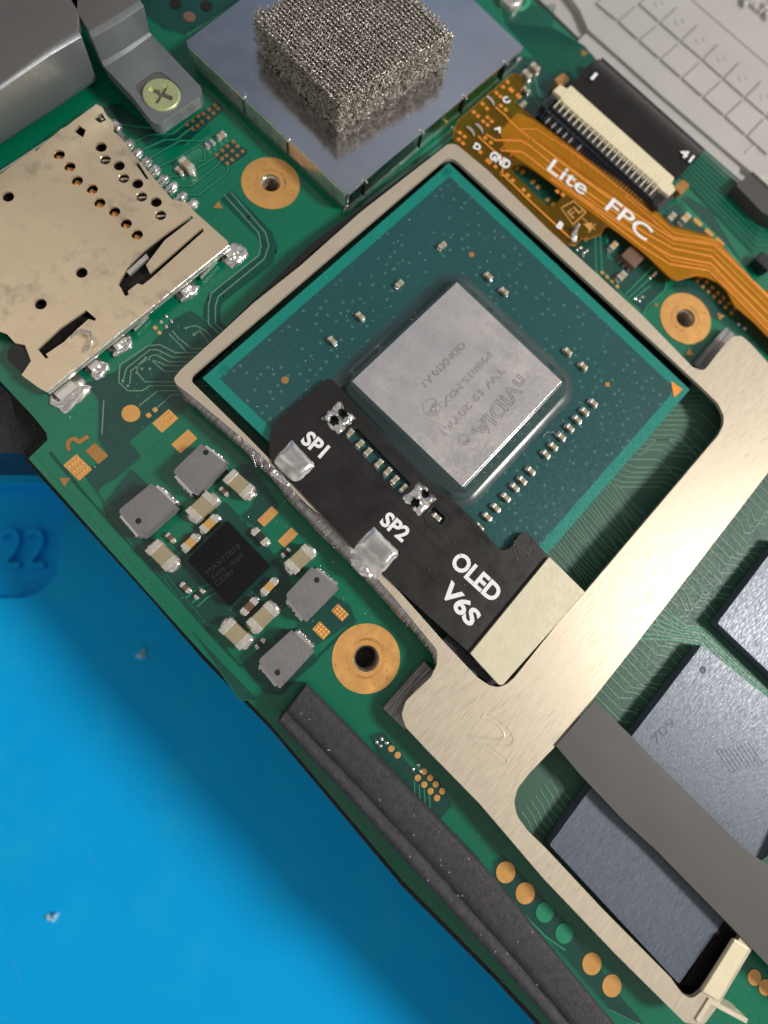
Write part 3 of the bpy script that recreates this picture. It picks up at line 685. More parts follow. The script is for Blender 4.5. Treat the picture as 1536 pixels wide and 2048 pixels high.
def on_pkg_plate(x, y, pts_or_r, name='fiducial'):
    cx, cy = P(x, y, ZS)
    return MB().plate([(cx+pts_or_r*cos(i*pi/12), cy+pts_or_r*sin(i*pi/12)) for i in range(24)], ZS-.02, ZS+.008).put(name, M['gold_dk'], pr)
on_pkg_plate(570, 760, .24); on_pkg_plate(943, 509, .2)
cx, cy = P(1215, 769, ZS)
MB().box(cx, cy, ZS-.01, ZS+.012, .36, .1).box(cx, cy, ZS-.01, ZS+.010, .1, .36).put('gold_cross', M['amber_cu'], pr)
MB().plate(PP([(1342, 762), (1365, 779), (1348, 795)], ZS), ZS-.01, ZS+.012).put('corner_triangle', M['amber_cu'], pr)
lettering('NB', (890, 352), (906, 345), ZS, 14, M['pkg_edge'], pr, 'package_mark', th=.008)
lettering('L58', (450, 752), (462, 738), ZS, 16, M['pkg_edge'], pr, 'package_mark', th=.008)
cap_y = [(885, 489), (799, 566)]
cap_x = [(721, 631), (665, 680), (978, 551), (1009, 581), (1137, 702), (1168, 731), (1188, 805), (1171, 822), (1156, 838), (1141, 855), (1124, 873), (1108, 892), (1093, 908), (1063, 941), (1046, 960), (1031, 974), (1013, 994), (993, 1015), (976, 1033), (959, 1054), (874, 1034)]
cap_w = [(700, 865), (720, 887), (736, 903), (758, 926), (776, 942), (790, 959), (808, 976)]
jm = MB()
for lst, a in ((cap_y, pi/2), (cap_x, 0.), (cap_w, pi/2)):
    for x, y in lst:
        aa = a+R.uniform(-.06, .06)
        bo_ = chip_part(pr, x, y, ZS, aa, .56, .33, .30, 'ceramic', .26, .03, 'capacitor')[0]
        cx, cy = P(x, y, ZS+.3)
        for s_ in (-1, 1):
            j_ = MB().blob(s_*.3, 0, 0, .1, .17, .16, 0, R.random()*9, .4, 9, 4)
            jo = bpy.data.objects.new('solder_joint', j_.mesh('solder_joint', M['solder'], Vector((0, 0, 0)))); col.objects.link(jo); jo.parent = bo_
dm = MB()
for _ in range(170):
    x, y = R.uniform(430, 1340), R.uniform(380, 1060)
    q = Vector(P(x, y, ZS))-c0
    if abs(q.x) < S_/2-.3 and abs(q.y) < S_/2-.3 and (abs(P(x, y, ZS)[0]-dx) > dw/2+1.2 or abs(P(x, y, ZS)[1]-dy) > dh/2+1.2):
        dm.blob(q.x+c0.x, q.y+c0.y, ZS, R.uniform(.02, .06), .02, .02, R.uniform(0, 3), R.random()*9, .5, 6, 3)
dm.put('flux_dust', M['white_thin'], pr, props={'kind': 'stuff'})
hr = [(*P(x, y, ZS+.1), ZS+.1+.1*sin(i*2)) for i, (x, y) in enumerate(smooth_path([(1086, 874), (1092, 866), (1102, 864), (1112, 867), (1122, 862), (1128, 868), (1132, 878)], 3))]
tag(MB().tube(hr, .018, 4).put('stray_fibre', M['white_thin']), 'fine curly fibre lying across the tiny capacitors right of the die', 'fibre')

# ------------------------------------------------------------------ black flex with the pale connector block
ZX = 1.72
bf = thing('black_flex_board', 'black flex board with white markings soldered from the frame onto the processor', 'flex board', (*P(800, 1000), ZS))
fx = PP([(648, 762), (656, 757), (666, 760), (674, 768), (773, 878), (851, 955), (900, 995), (947, 1038), (980, 1078), (992, 1091), (1000, 1099), (1008, 1100), (1020, 1096), (1038, 1070), (1046, 1064), (1056, 1066), (1098, 1114), (942, 1309), (786, 1168), (735, 1120), (706, 1096), (634, 1020), (585, 968), (543, 925), (538, 905), (540, 868), (548, 848)], ZX)
win = fillet(PP([(691, 872), (703, 853), (716, 858), (822, 968), (800, 992)], ZX), .15)
w1 = [(P(x, y, ZX)[0]+.26*cos(t*pi/6), P(x, y, ZX)[1]+.3*sin(t*pi/6)) for x, y in [(668, 842)] for t in range(12)]
w2 = [(P(x, y, ZX)[0]+.22*cos(t*pi/6), P(x, y, ZX)[1]+.2*sin(t*pi/6)) for x, y in [(686, 828)] for t in range(12)]
w3 = [(P(x, y, ZX)[0]+.24*cos(t*pi/6), P(x, y, ZX)[1]+.28*sin(t*pi/6)) for x, y in [(829, 1006)] for t in range(12)]
w4 = [(P(x, y, ZX)[0]+.22*cos(t*pi/6), P(x, y, ZX)[1]+.22*sin(t*pi/6)) for x, y in [(850, 988)] for t in range(12)]
w5 = fillet(PP([(856, 1024), (868, 1012), (892, 1036), (882, 1052)], ZX), .2)
MB().plate(fx, ZS+.03, ZX, [win, w1, w2, w3, w4, w5]).put('flex_sheet', M['black_flex'], bf, .06)
MB().ribbon(PP([(664, 772), (762, 880), (842, 958), (940, 1044), (985, 1094)], ZX), .08, ZX-.02, ZX+.02).put('raised_seam', M['black_flex'], bf)
sm_ = MB()
for q in ([(600, 1000), (640, 1032), (700, 1094)], [(640, 940), (760, 1060), (880, 1170), (960, 1250)], [(700, 920), (860, 1080), (900, 1120)], [(850, 1060), (862, 1052), (990, 1190)], [(610, 985), (690, 1068)]):
    sm_.ribbon(PP(q, ZX), .07, ZX-.02, ZX+.022)
sm_.ribbon(PP([(862, 1056), (852, 1048), (848, 1030), (862, 1006), (876, 1010), (902, 1034), (904, 1044), (890, 1058), (862, 1056)], ZX), .06, ZX-.02, ZX+.03)
sm_.put('embossed_track', M['black_flex'], bf)
vm = MB()
for i in range(34):
    x, y = R.choice([(R.uniform(820, 1000), R.uniform(1060, 1200)), (R.uniform(600, 780), R.uniform(900, 1040)), (R.uniform(1010, 1080), R.uniform(1080, 1120))])
    q = P(x, y, ZX)
    vm.blob(*q, ZX, R.uniform(.05, .1), R.uniform(.04, .08), .03, R.random()*3, i, .4, 8, 3)
vm.put('fine_bump', M['black_flex'], bf, props={'kind': 'stuff'})
def solder_pad(pts, z0, name='solder_pad', drop=0.):
    """solder flooding a square pad, dipping onto the frame"""
    q = [Vector(p) for p in PP(pts, z0)]; n = 12; vs = []
    for i in range(n+1):
        for j in range(n+1):
            u, v = i/n, j/n
            p = (q[0]*(1-u)+q[1]*u)*(1-v)+(q[3]*(1-u)+q[2]*u)*v
            e_ = min(1, (16*u*(1-u)*v*(1-v))**.5)
            z = z0+.30*e_**.8+.07*noise.noise(Vector((p.x*1.1, p.y*1.1, z0)))*min(1, e_*3)
            z -= drop*max(0, v-.6)*1.5
            vs.append((p.x+.05*noise.noise(Vector((p.y*3, z0, 1))), p.y+.05*noise.noise(Vector((p.x*3, z0, 5))), z))
    mb = MB().add(vs, [(i*(n+1)+j, (i+1)*(n+1)+j, (i+1)*(n+1)+j+1, i*(n+1)+j+1) for i in range(n) for j in range(n)], True)
    return mb.put(name, M['solder'], bf)
solder_pad([(584, 880), (632, 930), (588, 974), (538, 924)], ZX, drop=.35)
solder_pad([(748, 1053), (800, 1106), (752, 1162), (696, 1102)], ZX, drop=.35)
for x, y, z_, rx, ry, h_, sd_ in ((548, 944, 1.9, .3, .28, .4, 3), (563, 956, 1.7, .7, .3, .2, 5), (724, 1136, 1.7, .95, .34, .22, 8)):
    MB().blob(*P(x, y, z_), ZF-.12, rx, ry, h_, 0, sd_, .4, 20, 7, 2.2).put('solder_fillet', M['solder'], bf)
# small copper-edged squares with solder bridging
for (x, y), ws in (((677, 836), (w1, w2)), ((839, 998), (w3, w4))):
    cx, cy = P(x, y, ZX); vs = []; n = 16; h_ = .82
    def ins(px_, py_):
        for w_ in ws:
            mx_ = sum(p[0] for p in w_)/len(w_); my_ = sum(p[1] for p in w_)/len(w_)
            if (px_-mx_)**2+(py_-my_)**2 < .085+.05*noise.noise(Vector((px_*5, py_*5, 3))): return True
        return False
    mb = MB(); fs = []
    for i in range(n+1):
        for j in range(n+1):
            u, v = (i/n-.5)*2*h_, (j/n-.5)*2*h_
            e_ = 1-max(abs(i/n-.5), abs(j/n-.5))*2
            nn = noise.noise(Vector((u*2.6+x, v*2.6, 0)))
            z = ZX+.02+.3*min(1, e_*3)*(.6+nn)
            vs.append((cx+u*(.92+.22*nn), cy+v*(.92+.30*nn), z))
    for i in range(n):
        for j in range(n):
            a_ = vs[i*(n+1)+j]; c_ = vs[(i+1)*(n+1)+j+1]
            if not ins((a_[0]+c_[0])/2, (a_[1]+c_[1])/2): fs.append((i*(n+1)+j, (i+1)*(n+1)+j, (i+1)*(n+1)+j+1, i*(n+1)+j+1))
    mb.add(vs, fs, True); mb.put('solder_bridge', M['solder'], bf)
for t_, a, b, h in (('SP1', (599, 884), (640, 918), 33), ('SP2', (757, 1046), (803, 1086), 33), ('OLED', (897, 1128), (984, 1208), 38), ('V6S', (876, 1184), (938, 1256), 38)):
    lettering(t_, a, b, ZX, h, M['white'], bf, 'white_marking', bold=.035, th=.03)
ZC = 1.95
q = PP([(1099, 1114), (1170, 1184), (1002, 1374), (941, 1307)], ZC)
MB().plate(fillet(q, [.08, .08, .3, .08]), ZX+.0, ZC).put('stiffener_block', M['stiff'], bf, .07)
MB().plate(PP([(884, 1284), (896, 1268), (1000, 1372), (985, 1374)], 1.2), ZS-.4, 1.2).put('ribbed_tail', M['black'], bf)
st = MB()
for i in range(9):
    x, y = 895+i*10, 1284+i*10
    st.ribbon(PP([(x-6, y-6), (x+12, y-20)], 1.22), .06, 1.19, 1.25)
st.put('fine_rib', M['navy'], bf)

# ------------------------------------------------------------------ memory chips and tape
def memory(label, pts, z=.95, group='dark memory chips in the lower right of the frame'):
    q = PP(pts, z); mb = MB().plate(fillet(q, .12), .18, z)
    o = mb.put('memory_chip', M['memory'], None, .05); tag(o, label, 'memory chip', group); return o
ma = memory('dark memory chip at the right edge, above the diagonal traces', [(1435, 1246), (1562, 1078), (1900, 1360), (1750, 1545)])
mb_ = memory('middle memory chip with a faint logo, upper side of the grey tape', [(1404, 1290), (1264, 1472), (1252, 1490), (1519, 1724), (1740, 1560)])
mc = memory('lowest memory chip, on the lower side of the grey tape near the corner', [(1099, 1690), (1181, 1577), (1214, 1536), (1462, 1822), (1358, 1968)])
dot_ = MB().lathe(*P(1406, 1340, .95), [(.22, .93), (.22, .965), (.17, .965), (.15, .955), (.001, .955)], 20)
for n_c, (t_, a, b, h) in enumerate((('709', (1312, 1490), (1352, 1448), 18), )): lettering(t_, a, b, .95, h, M['mem_mark'], mb_, 'chip_mark', th=.008)
dot_.put('pin_dot', M['mem_mark'], mb_)
lg = MB()
for i in range(9):
    lg.ribbon(PP([(1432+i*8, 1500+i*-2), (1462+i*8, 1545-i*2)], .95), .07, .94, .956)
lg.put('chip_logo', M['mem_mark'], mb_)
mb = MB()
tp1 = [(1188, 1402), (1262, 1472), (1300, 1512), (1491, 1700), (1533, 1728), (1700, 1890)]; tp2 = [(1111, 1491), (1161, 1550), (1246, 1640), (1312, 1700), (1480, 1872), (1640, 2040)]
vs = []; N_ = 40
def lerp_path(pts, t):
    ls = [(Vector(pts[i+1])-Vector(pts[i])).length for i in range(len(pts)-1)]; d = t*sum(ls)
    for i, l_ in enumerate(ls):
        if d <= l_ or i == len(ls)-1: return Vector(pts[i]).lerp(Vector(pts[i+1]), d/l_)
        d -= l_
for i in range(N_+1):
    t = i/N_; a = lerp_path(tp1, t); b = lerp_path(tp2, t)
    for j in range(11):
        u = j/10; q = a.lerp(b, u)
        jx = 1.2*noise.noise(Vector((i*.8, j, 4))) if j in (0, 10) else 0
        z = 1.68+.006*sin(t*5)*(1-(2*u-1)**2)+.012*noise.noise(Vector((t*7, u*2, 0)))
        x_, y_ = P(q.x+jx, q.y+jx, 1.68); vs.append((x_, y_, z))
mb.add(vs, [(i*11+j, (i+1)*11+j, (i+1)*11+j+1, i*11+j+1) for i in range(N_) for j in range(10)], False)
tpo = mb.put('grey_tape', M['tape']); so = tpo.modifiers.new('thick', 'SOLIDIFY'); so.thickness = .05*S
tag(tpo, 'broad strip of dark grey tape stuck on the frame across two memory chips', 'tape')
mb = MB().plate(PP([(1470, 1878), (1500, 1896), (1437, 2004), (1404, 1984)], 1.75), 1.5, 1.75)
mb.put('frame_corner_lip', M['cream'], F, .1)
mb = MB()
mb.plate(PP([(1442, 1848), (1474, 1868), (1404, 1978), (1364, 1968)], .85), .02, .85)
mb.put('corner_shade', M['black_dull'], F)  # solid black block, stands in for the shade in the corner gap
fr = MB().ribbon([*PP([(1500, 2048), (1425, 2008), (1400, 2048)], 1.9)], .25, .4, 1.7).put('yellow_clip', M['stiff'], F)

# ------------------------------------------------------------------ black foam gasket
g1 = [(611, 1374), (664, 1428), (817, 1583), (970, 1740), (1222, 2046), (1300, 2140)]; g2 = [(555, 1446), (700, 1600), (861, 1780), (1000, 1930), (1087, 2030), (1170, 2130)]
mb = MB(); prof = [(0, -1.9), (.0, -.05), (.05, 0), (.30, .02), (.5, .0), (.62, -.06), (.67, -.26), (.72, -.32), (.78, -.12), (.86, -.03), (.95, -.12), (1.0, -.45), (1.0, -1.9)]
vs = []; N_ = 90; ZG = 2.0
for i in range(N_+1):
    t = i/N_; a = Vector(P(*lerp_path(g1, t), ZG)); b = Vector(P(*lerp_path(g2, t), ZG-.3))
    for u, dz in prof:
        q = a.lerp(b, u); nz_ = noise.noise(Vector((t*30, u*3, 0)))
        vs.append((q.x, q.y, ZG+dz+(.05*nz_ if u > .1 and dz > -1 else 0)+(.06*noise.noise(Vector((t*60, 3, u))) if .7 < u < .96 else 0)))
m_ = len(prof)
mb.add(vs, [(i*m_+j, i*m_+j+1, (i+1)*m_+j+1, (i+1)*m_+j) for i in range(N_) for j in range(m_-1)], True)
mb.add(vs[:m_], [tuple(range(m_))])
tag(mb.put('foam_gasket', M['gasket']), 'long black foam strip lying along the lower left edge of the board', 'gasket')
mb = MB()
for i in range(24):
    t = R.uniform(.02, .8); a = Vector(P(*lerp_path(g1, t), ZG)); b = Vector(P(*lerp_path(g2, t), ZG)); u = R.uniform(.05, .95); q = a.lerp(b, u)
    mb.blob(q.x, q.y, ZG-.02, .035, .03, .04, 0, i, .3, 6, 3)
mb.put('dust', M['white_thin'], bpy.data.objects['foam_gasket'], props={'kind': 'stuff'})

# ------------------------------------------------------------------ card reader
ZR = 1.0
cr = thing('card_reader', 'metal card reader shell with rows of round holes on the left', 'card reader', (*P(200, 470), 0))
ro = [(192, 208), (204, 214), (214, 232), (228, 246), (226, 262), (246, 280), (260, 300), (345, 400), (372, 404), (390, 424), (455, 482), (457, 490), (90, 783), (80, 776), (43, 750), (62, 722), (50, 690), (30, 686), (14, 668), (0, 663), (-300, 560), (-300, 540), (0, 349), (67, 298), (72, 302), (122, 258), (134, 252), (146, 242), (188, 212)]
H_ = [(118, 309), (139, 333), (154, 361), (184, 378), (199, 405), (229, 423), (252, 447), (274, 469), (16, 393), (202, 294), (210, 319), (238, 331), (247, 356), (275, 367), (283, 393), (312, 404), (321, 430), (163, 545), (81, 608)]
hl = [[(P(x, y, ZR)[0]+.36*cos(i*pi/9), P(x, y, ZR)[1]+.36*sin(i*pi/9)) for i in range(18)] for x, y in H_]
v_slot = PP([(383, 431), (330, 468), (290, 499), (254, 535), (236, 568), (242, 576), (250, 592), (257, 590), (256, 582), (275, 567), (285, 570), (303, 556), (360, 505), (408, 462), (405, 456), (396, 462), (347, 505), (300, 546), (292, 530), (330, 480), (387, 436)], ZR)
l_slot = PP([(172, 620), (192, 637), (190, 642), (177, 638), (150, 662), (128, 684), (92, 708), (97, 716), (91, 717), (75, 698), (120, 656)], ZR)
sq1 = PP([(158, 250), (172, 260), (166, 275), (147, 262)], ZR); sq2 = PP([(196, 228), (204, 226), (212, 240), (200, 246), (188, 238)], ZR)
sq3 = PP([(270, 326), (276, 324), (298, 358), (292, 358)], ZR)
MB().plate(PP(ro, ZR), ZR-.15, ZR, hl+[v_slot, l_slot, sq1, sq2, sq3]).put('shell', M['reader'], cr, .03)
MB().plate(PP([(0, 372), (190, 240), (340, 420), (420, 490), (100, 750), (70, 730), (0, 660), (-260, 560)], .45), .1, .45).put('plastic_body', M['black_dull'], cr)
w_ = MB()
a_ = PP([(457, 488), (90, 781)], ZR); d_ = (Vector(a_[1])-Vector(a_[0])); n_v = Vector((-d_.y, d_.x)).normalized()
if (Vector(P(500, 640))-Vector(P(273, 635))).dot(n_v) < 0: n_v = -n_v
vs = []
for k in range(25):
    p = Vector(a_[0])+d_*k/24
    for o_, z_ in ((-.04, ZR-.02), (.06, ZR-.05), (.12, ZR-.16), (.13, ZR-.42)): vs.append((*(p+n_v*o_), z_))
w_.add(vs, [(4*k+j, 4*k+j+1, 4*k+j+5, 4*k+j+4) for k in range(24) for j in range(3)], True)
w_.put('side_wall', M['tin_cut'], cr)
def shell_wall(p, q, off=.05):
    a, b = Vector(P(*p, ZR)), Vector(P(*q, ZR))
    MB().ribbon([tuple(a), tuple(b)], .14, .05, ZR-.16).put('side_wall', M['tin_cut'], cr)
shell_wall((196, 214), (226, 250)); shell_wall((262, 304), (342, 398)); shell_wall((392, 428), (455, 484)); shell_wall((-260, 508), (186, 216)); shell_wall((82, 776), (46, 750))
# springs seen through the holes
for i, (x, y) in enumerate(H_[:8]):
    cx, cy = P(x+5, y+9, .66)
    MB().box(cx, cy, .47, .66, .7, .42, R.uniform(.1, .7)).put('gold_contact', M['gold_dk'], cr)
for i, (x, y) in enumerate(H_[9:17]):
    if i % 2: cx, cy = P(x, y+2, .7); MB().box(cx, cy, .47, .72, .8, .12, .9).put('gold_contact', M['tin_cut'], cr)
for x, y in ((190, 236), (160, 262)): cx, cy = P(x+12, y, .8); MB().box(cx, cy, .47, .8, .35, .12).put('gold_contact', M['tin'], cr)
MB().plate(PP([(252, 542), (292, 506), (297, 514), (258, 549)], ZR), ZR-.25, ZR-.05).put('bent_flap', M['tin_cut'], cr, .03)
MB().tube([(*P(x, y, ZR+.2), ZR+z_) for x, y, z_ in ((128, 684, -.4), (146, 668, .1), (165, 663, .35), (182, 668, .4), (188, 682, .35), (176, 696, .25), (156, 706, -.2))], .09, 6).put('wire_spring', M['tin'], cr)
MB().plate(fillet(PP([(34, 684), (60, 696), (66, 722), (44, 748), (14, 718), (16, 700)], .8), .3), .1, .8).put('lock_lever', M['black'], cr, .08)
for i, (x, y, rx, ry) in enumerate(((467, 508, .85, .62), (373, 580, .72, .5), (240, 688, .75, .5), (192, 735, .62, .6), (136, 786, 1.15, .8))):
    mb = MB(); cx, cy = P(x, y, .2)
    mb.blob(cx, cy, 0, rx*1.05, ry*1.05, .28, pi/2, i*1.7, .5, 22, 8, 4); mb.box(*P(x-6, y-7, .5), .2, .5, rx*1.1, ry*.9, pi/2)
    mb.put('solder_tab', M['solder'], cr)
for i, (x, y) in enumerate(((255, 285), (272, 302), (290, 320), (308, 337), (325, 355), (343, 371), (362, 390), (384, 404))):
    mb = MB(); cx, cy = P(x, y, .3); mb.blob(cx, cy, 0, .46, .27, .3, pi/2+radians(5), i*2.3, .4, 16, 7, 3.2)
    mb.box(*P(x-8, y+6, .5), .3, .46, .6, .2, pi/2); mb.put('contact_pin', M['solder'], cr)
MB().plate(PP([(222, 278), (238, 262), (250, 268), (246, 282), (232, 284)], .8), .2, .8).put('corner_tab', M['tin'], cr, .04)
MB().blob(*P(232, 249, .2), 0, .5, .3, .3, 0, 3, .5).put('solder_tab', M['solder'], cr)
for (x, y, l_) in ((420, 543, 1.6), (285, 650, 1.3)):
    cx, cy = P(x-4, y-6, .4); MB().box(cx, cy, .1, .4, l_, .12, pi/2+radians(7)).put('side_slot_lip', M['tin_cut'], cr, .03)

# ------------------------------------------------------------------ shield can and knitted wire block
ZK = 1.7
can = thing('shield_can', 'mirror bright metal shield can under the wire mesh block', 'shield can', (*P(700, 130), 0))
cq = PP([(370, 84), (695, 390), (1048, 96), (884, -60), (560, -60)], ZK)
MB().plate(fillet(cq, [.25, .2, .25, .1, .1]), ZK-.16, ZK).put('lid', M['tin'], can, .14, seg=4)
def wall(p, q, inset, z0, z1, m, name):
    a, b = Vector(P(*p, ZK)), Vector(P(*q, ZK)); c_ = Vector(P(700, 100, ZK)); d = (b-a).normalized(); n = Vector((-d.y, d.x))
    if (c_-a).dot(n) < 0: n = -n
    MB().ribbon([tuple(a+n*inset), tuple(b+n*inset)], .12, z0, z1).put(name, M[m], can, .02)
wall((372, 90), (690, 390), .14, .55, ZK-.1, 'tin_cut', 'lid_skirt'); wall((700, 390), (1045, 98), .14, .55, ZK-.1, 'tin', 'lid_skirt')
wall((372, 90), (690, 390), .34, .03, ZK-.3, 'tin_cut', 'fence_wall'); wall((700, 390), (1045, 98), .34, .03, ZK-.3, 'tin', 'fence_wall')
for px_, py_, a in ((487, 192, 0), (576, 277, 0), (728, 364, 1), (842, 266, 1), (928, 196, 1), (1010, 128, 1)):
    cx, cy = P(px_, py_, ZK); mb = MB(); an = 0 if a == 0 else pi/2
    mb.tube([(cx+.22*cos(an+pi/2)*k_[0]+.14*k_[1]*cos(an), cy+.22*sin(an+pi/2)*k_[0]+.14*k_[1]*sin(an), ZK+k_[2]) for k_ in ((-.8, 1, -.05), (0, 1.1, .06), (.9, .6, .06), (.9, -.3, .05))], .045, 6)
    mb.put('clip_dimple', M['tin_cut'], can)
    s_ = MB().box(cx+.02*cos(an), cy+.02*sin(an), .5, ZK-.2, .05, .3, an); s_.put('skirt_slit', M['black_dull'], can)
sj = MB()
for i in range(80):
    t = R.random()
    x, y = (704+t*330, 402-t*284) if i % 4 else (400+t*280, 125+t*270)
    sj.blob(*P(x+(1 if i % 4 else 0), y+(1 if i % 4 else 0), .3), 0, R.uniform(.5, 1.5), .11, R.uniform(.2, .42) if i % 4 else .14, pi/2 if i % 4 else 0, i, .25, 14, 5)
sj.put('solder_seam', M['solder'], can, props={'kind': 'stuff'})
ZW0, ZW = ZK+.02, 4.0
fo_top = PP([(506, 26), (681, 204), (908, 68), (850, -80), (600, -60)], ZW)
fb = Vector(fo_top[0]); 
x0f = min(p[0] for p in fo_top); 
A_, B_, C_ = Vector(fo_top[0]), Vector(fo_top[1]), Vector(fo_top[2])
# block in board axes
bx0, by0 = B_.x, B_.y
Lx = (A_-B_).length; Ly = (C_-B_).length
ux = (A_-B_).normalized(); uy = (C_-B_).normalized()
Lx2, Ly2 = Lx, Ly
wb = thing('wire_mesh_block', 'block of knitted silver wire mesh standing on the shield can', 'mesh block', (*(B_+ux*Lx/2+uy*Ly/2), ZW0))
def W(u, v, z): q = B_+ux*u+uy*v; return (q.x, q.y, z)
MB().hexa([W(.3, .3, ZW0), W(.3, Ly-.3, ZW0), W(Lx-.3, Ly-.3, ZW0), W(Lx-.3, .3, ZW0)], [W(.25, .25, ZW-.3), W(.25, Ly-.25, ZW-.3), W(Lx-.25, Ly-.25, ZW-.3), W(Lx-.25, .25, ZW-.3)]).put('dark_core', M['wire_core'], wb)
kn = MB(); p_ = .34; rows = int(Ly/.30)
for r_ in range(rows+1):
    v0 = r_*.30+.08; pts = []
    K = int(Lx/p_*8)
    for k in range(K+1):
        t = k/8*2*pi; u = k/8*p_+.06*sin(2*t)+R.uniform(-.03, .03)
        ed = min(u, Lx-u, v0, Ly-v0)
        pts.append(W(u+.05*noise.noise(Vector((u*.8, v0*.8, 5)))+R.uniform(-.03, .03), v0+.20*cos(t)+R.uniform(-.03, .03)+.05*noise.noise(Vector((u*.7, v0*.7, 9))), ZW-.05+.10*cos(2*t+.6)+R.uniform(-.04, .04)+.12*noise.noise(Vector((u*.6, v0*.6, 0)))-.18*max(0, 1-ed/.4)**2))
    kn.tube(pts, .048, 4)
kn.put('knitted_top', M['wire'], wb, props={'kind': 'stuff'})
sd = MB()
def scrib(c, t1, t2, n1):
    q = Vector(c); pts = []; d = (Vector(t1)*R.gauss(0, 1)+Vector(t2)*R.gauss(0, 1)+Vector(n1)*R.gauss(0, .5)).normalized()
    for k in range(5):
        pts.append(tuple(q)); q = q+d*.09; d = (d+Vector((R.gauss(0, .6), R.gauss(0, .6), R.gauss(0, .6)))).normalized()
    sd.tube(pts, .034, 3)
for i in range(5200):
    z = R.uniform(ZW0+.03, ZW-.02); f = R.random()
    side = R.random()
    if side < .42: c = W(f*Lx, R.uniform(-.05, .25), z); n1 = (-uy.x, -uy.y, 0); t1 = (ux.x, ux.y, 0)
    elif side < .86: c = W(R.uniform(-.05, .25), f*Ly, z); n1 = (-ux.x, -ux.y, 0); t1 = (uy.x, uy.y, 0)
    elif side < .93: c = W(f*Lx, Ly-R.uniform(-.05, .25), z); n1 = (uy.x, uy.y, 0); t1 = (ux.x, ux.y, 0)
    else: c = W(Lx-R.uniform(-.05, .25), f*Ly, z); n1 = (ux.x, ux.y, 0); t1 = (uy.x, uy.y, 0)
    scrib(c, t1, (0, 0, 1), n1)
for i in range(260): scrib(W(R.uniform(.1, Lx-.1), R.uniform(.1, Ly-.1), ZW+R.uniform(-.12, .06)), (ux.x, ux.y, 0), (uy.x, uy.y, 0), (0, 0, .3))
sd.put('frayed_side', M['wire'], wb, props={'kind': 'stuff'})

# ------------------------------------------------------------------ grey bracket with screw
bk = thing('grey_bracket', 'grey painted metal bracket with a screwed down tab, top left', 'bracket', (*P(240, 120), 1.2))
ZT, ZU, ZPl = 1.9, 2.0, 4.2
def quad_strip(name, rows, m, bev=.0, thick=.5):
    """rows: list of pixel polylines each with its height; a sheet through them, thickened"""
    vs = []; n = len(rows[0][0])
    for pts, z in rows:
        for i, p in enumerate(pts): zz = z[i] if isinstance(z, (list, tuple)) else z; vs.append((*P(*p, zz), zz))
    fs = [(k*n+i, k*n+i+1, (k+1)*n+i+1, (k+1)*n+i) for k in range(len(rows)-1) for i in range(n-1)]
    a, b, c = [Vector(vs[j]) for j in fs[0][:3]]
    if (b-a).cross(c-a).z < 0: fs = [f[::-1] for f in fs]
    o = MB().add(vs, fs, True).put(name, M[m], bk)
    s_ = o.modifiers.new('thick', 'SOLIDIFY'); s_.thickness = thick*S; s_.offset = -1
    b = o.modifiers.new('edge', 'BEVEL'); b.width = .1*S; b.segments = 3; b.limit_method = 'ANGLE'; b.angle_limit = radians(50)
    return o
quad_strip('raised_panel', [([(-400, -200), (-100, -300), (150, -400), (240, -400)], ZPl), ([(-400, 250), (-100, 110), (60, 30), (160, -30)], ZPl), ([(-400, 390), (0, 168), (100, 96), (156, 62)], ZPl)], 'bracket_top')
quad_strip('sloped_wall', [([(-400, 391), (0, 170), (100, 98), (158, 63)], ZPl-.02), ([(-400, 402), (0, 182), (100, 112), (164, 74)], ZPl-.18), ([(-400, 500), (0, 284), (120, 205), (190, 150)], 1.0), ([(-400, 505), (0, 290), (120, 212), (194, 160)], .6)], 'bracket')
quad_strip('tab_panel', [([(178, 64), (230, 34), (280, 2)], ZPl), ([(120, -30), (190, -60), (262, -110)], ZPl)], 'bracket_top')
quad_strip('tab_slope', [([(178, 64), (230, 34), (280, 1)], ZPl-.01), ([(184, 76), (238, 46), (288, 12)], ZPl-.15), ([(203, 124), (252, 96), (299, 64)], ZT+.12), ([(209, 134), (258, 104), (304, 70)], ZT)], 'bracket')
# tab with countersink
tb = fillet(PP([(209, 134), (304, 70), (404, 176), (402, 192), (318, 250), (304, 244), (262, 190)], ZT), [0, 0, .7, .5, .5, .7, .4])
sx, sy = P(321, 186, ZT); pocket_ = fillet(PP([(262, 172), (316, 138), (366, 178), (322, 226)], ZT), .7)
MB().plate(tb, ZT-.75, ZT, [pocket_]).put('screw_tab', M['bracket'], bk, .14, seg=3)
MB().plate(fillet(PP([(258, 172), (316, 134), (370, 178), (322, 230)], ZT), .5), ZT-.5, ZT-.05).put('countersink', M['bracket_top'], bk)
sc_ = thing('screw', 'yellowish zinc cross-head screw fixing the grey bracket tab', 'screw', (sx, sy, ZT-.2))
sx, sy = P(321, 184, ZT+.25)
zs = ZT+.14; a = .35
circ_ = lambda q, n=56: [(sx+q*cos(2*pi*i/n), sy+q*sin(2*pi*i/n)) for i in range(n)]
def cross_(w, l_): 
    p_ = [(w, w), (w, l_*.93), (w*.6, l_), (-w*.6, l_), (-w, l_*.93)]; out = []
    for k in range(4):
        for x, y in p_: out.append((sx+x*cos(a+k*pi/2)-y*sin(a+k*pi/2), sy+x*sin(a+k*pi/2)+y*cos(a+k*pi/2)))
    return out
cr1, cr2 = cross_(.17, .80), cross_(.10, .42)
mb = MB().plate(circ_(1.1), zs-.06, zs, [cr1])
n_ = len(cr1)
mb.add([(*p, zs) for p in cr1]+[(*p, zs-.5) for p in cr2], [(i, (i+1) % n_, (i+1) % n_+n_, i+n_) for i in range(n_)])
mb.add([(*p, zs-.5) for p in cr2], [tuple(range(n_))])
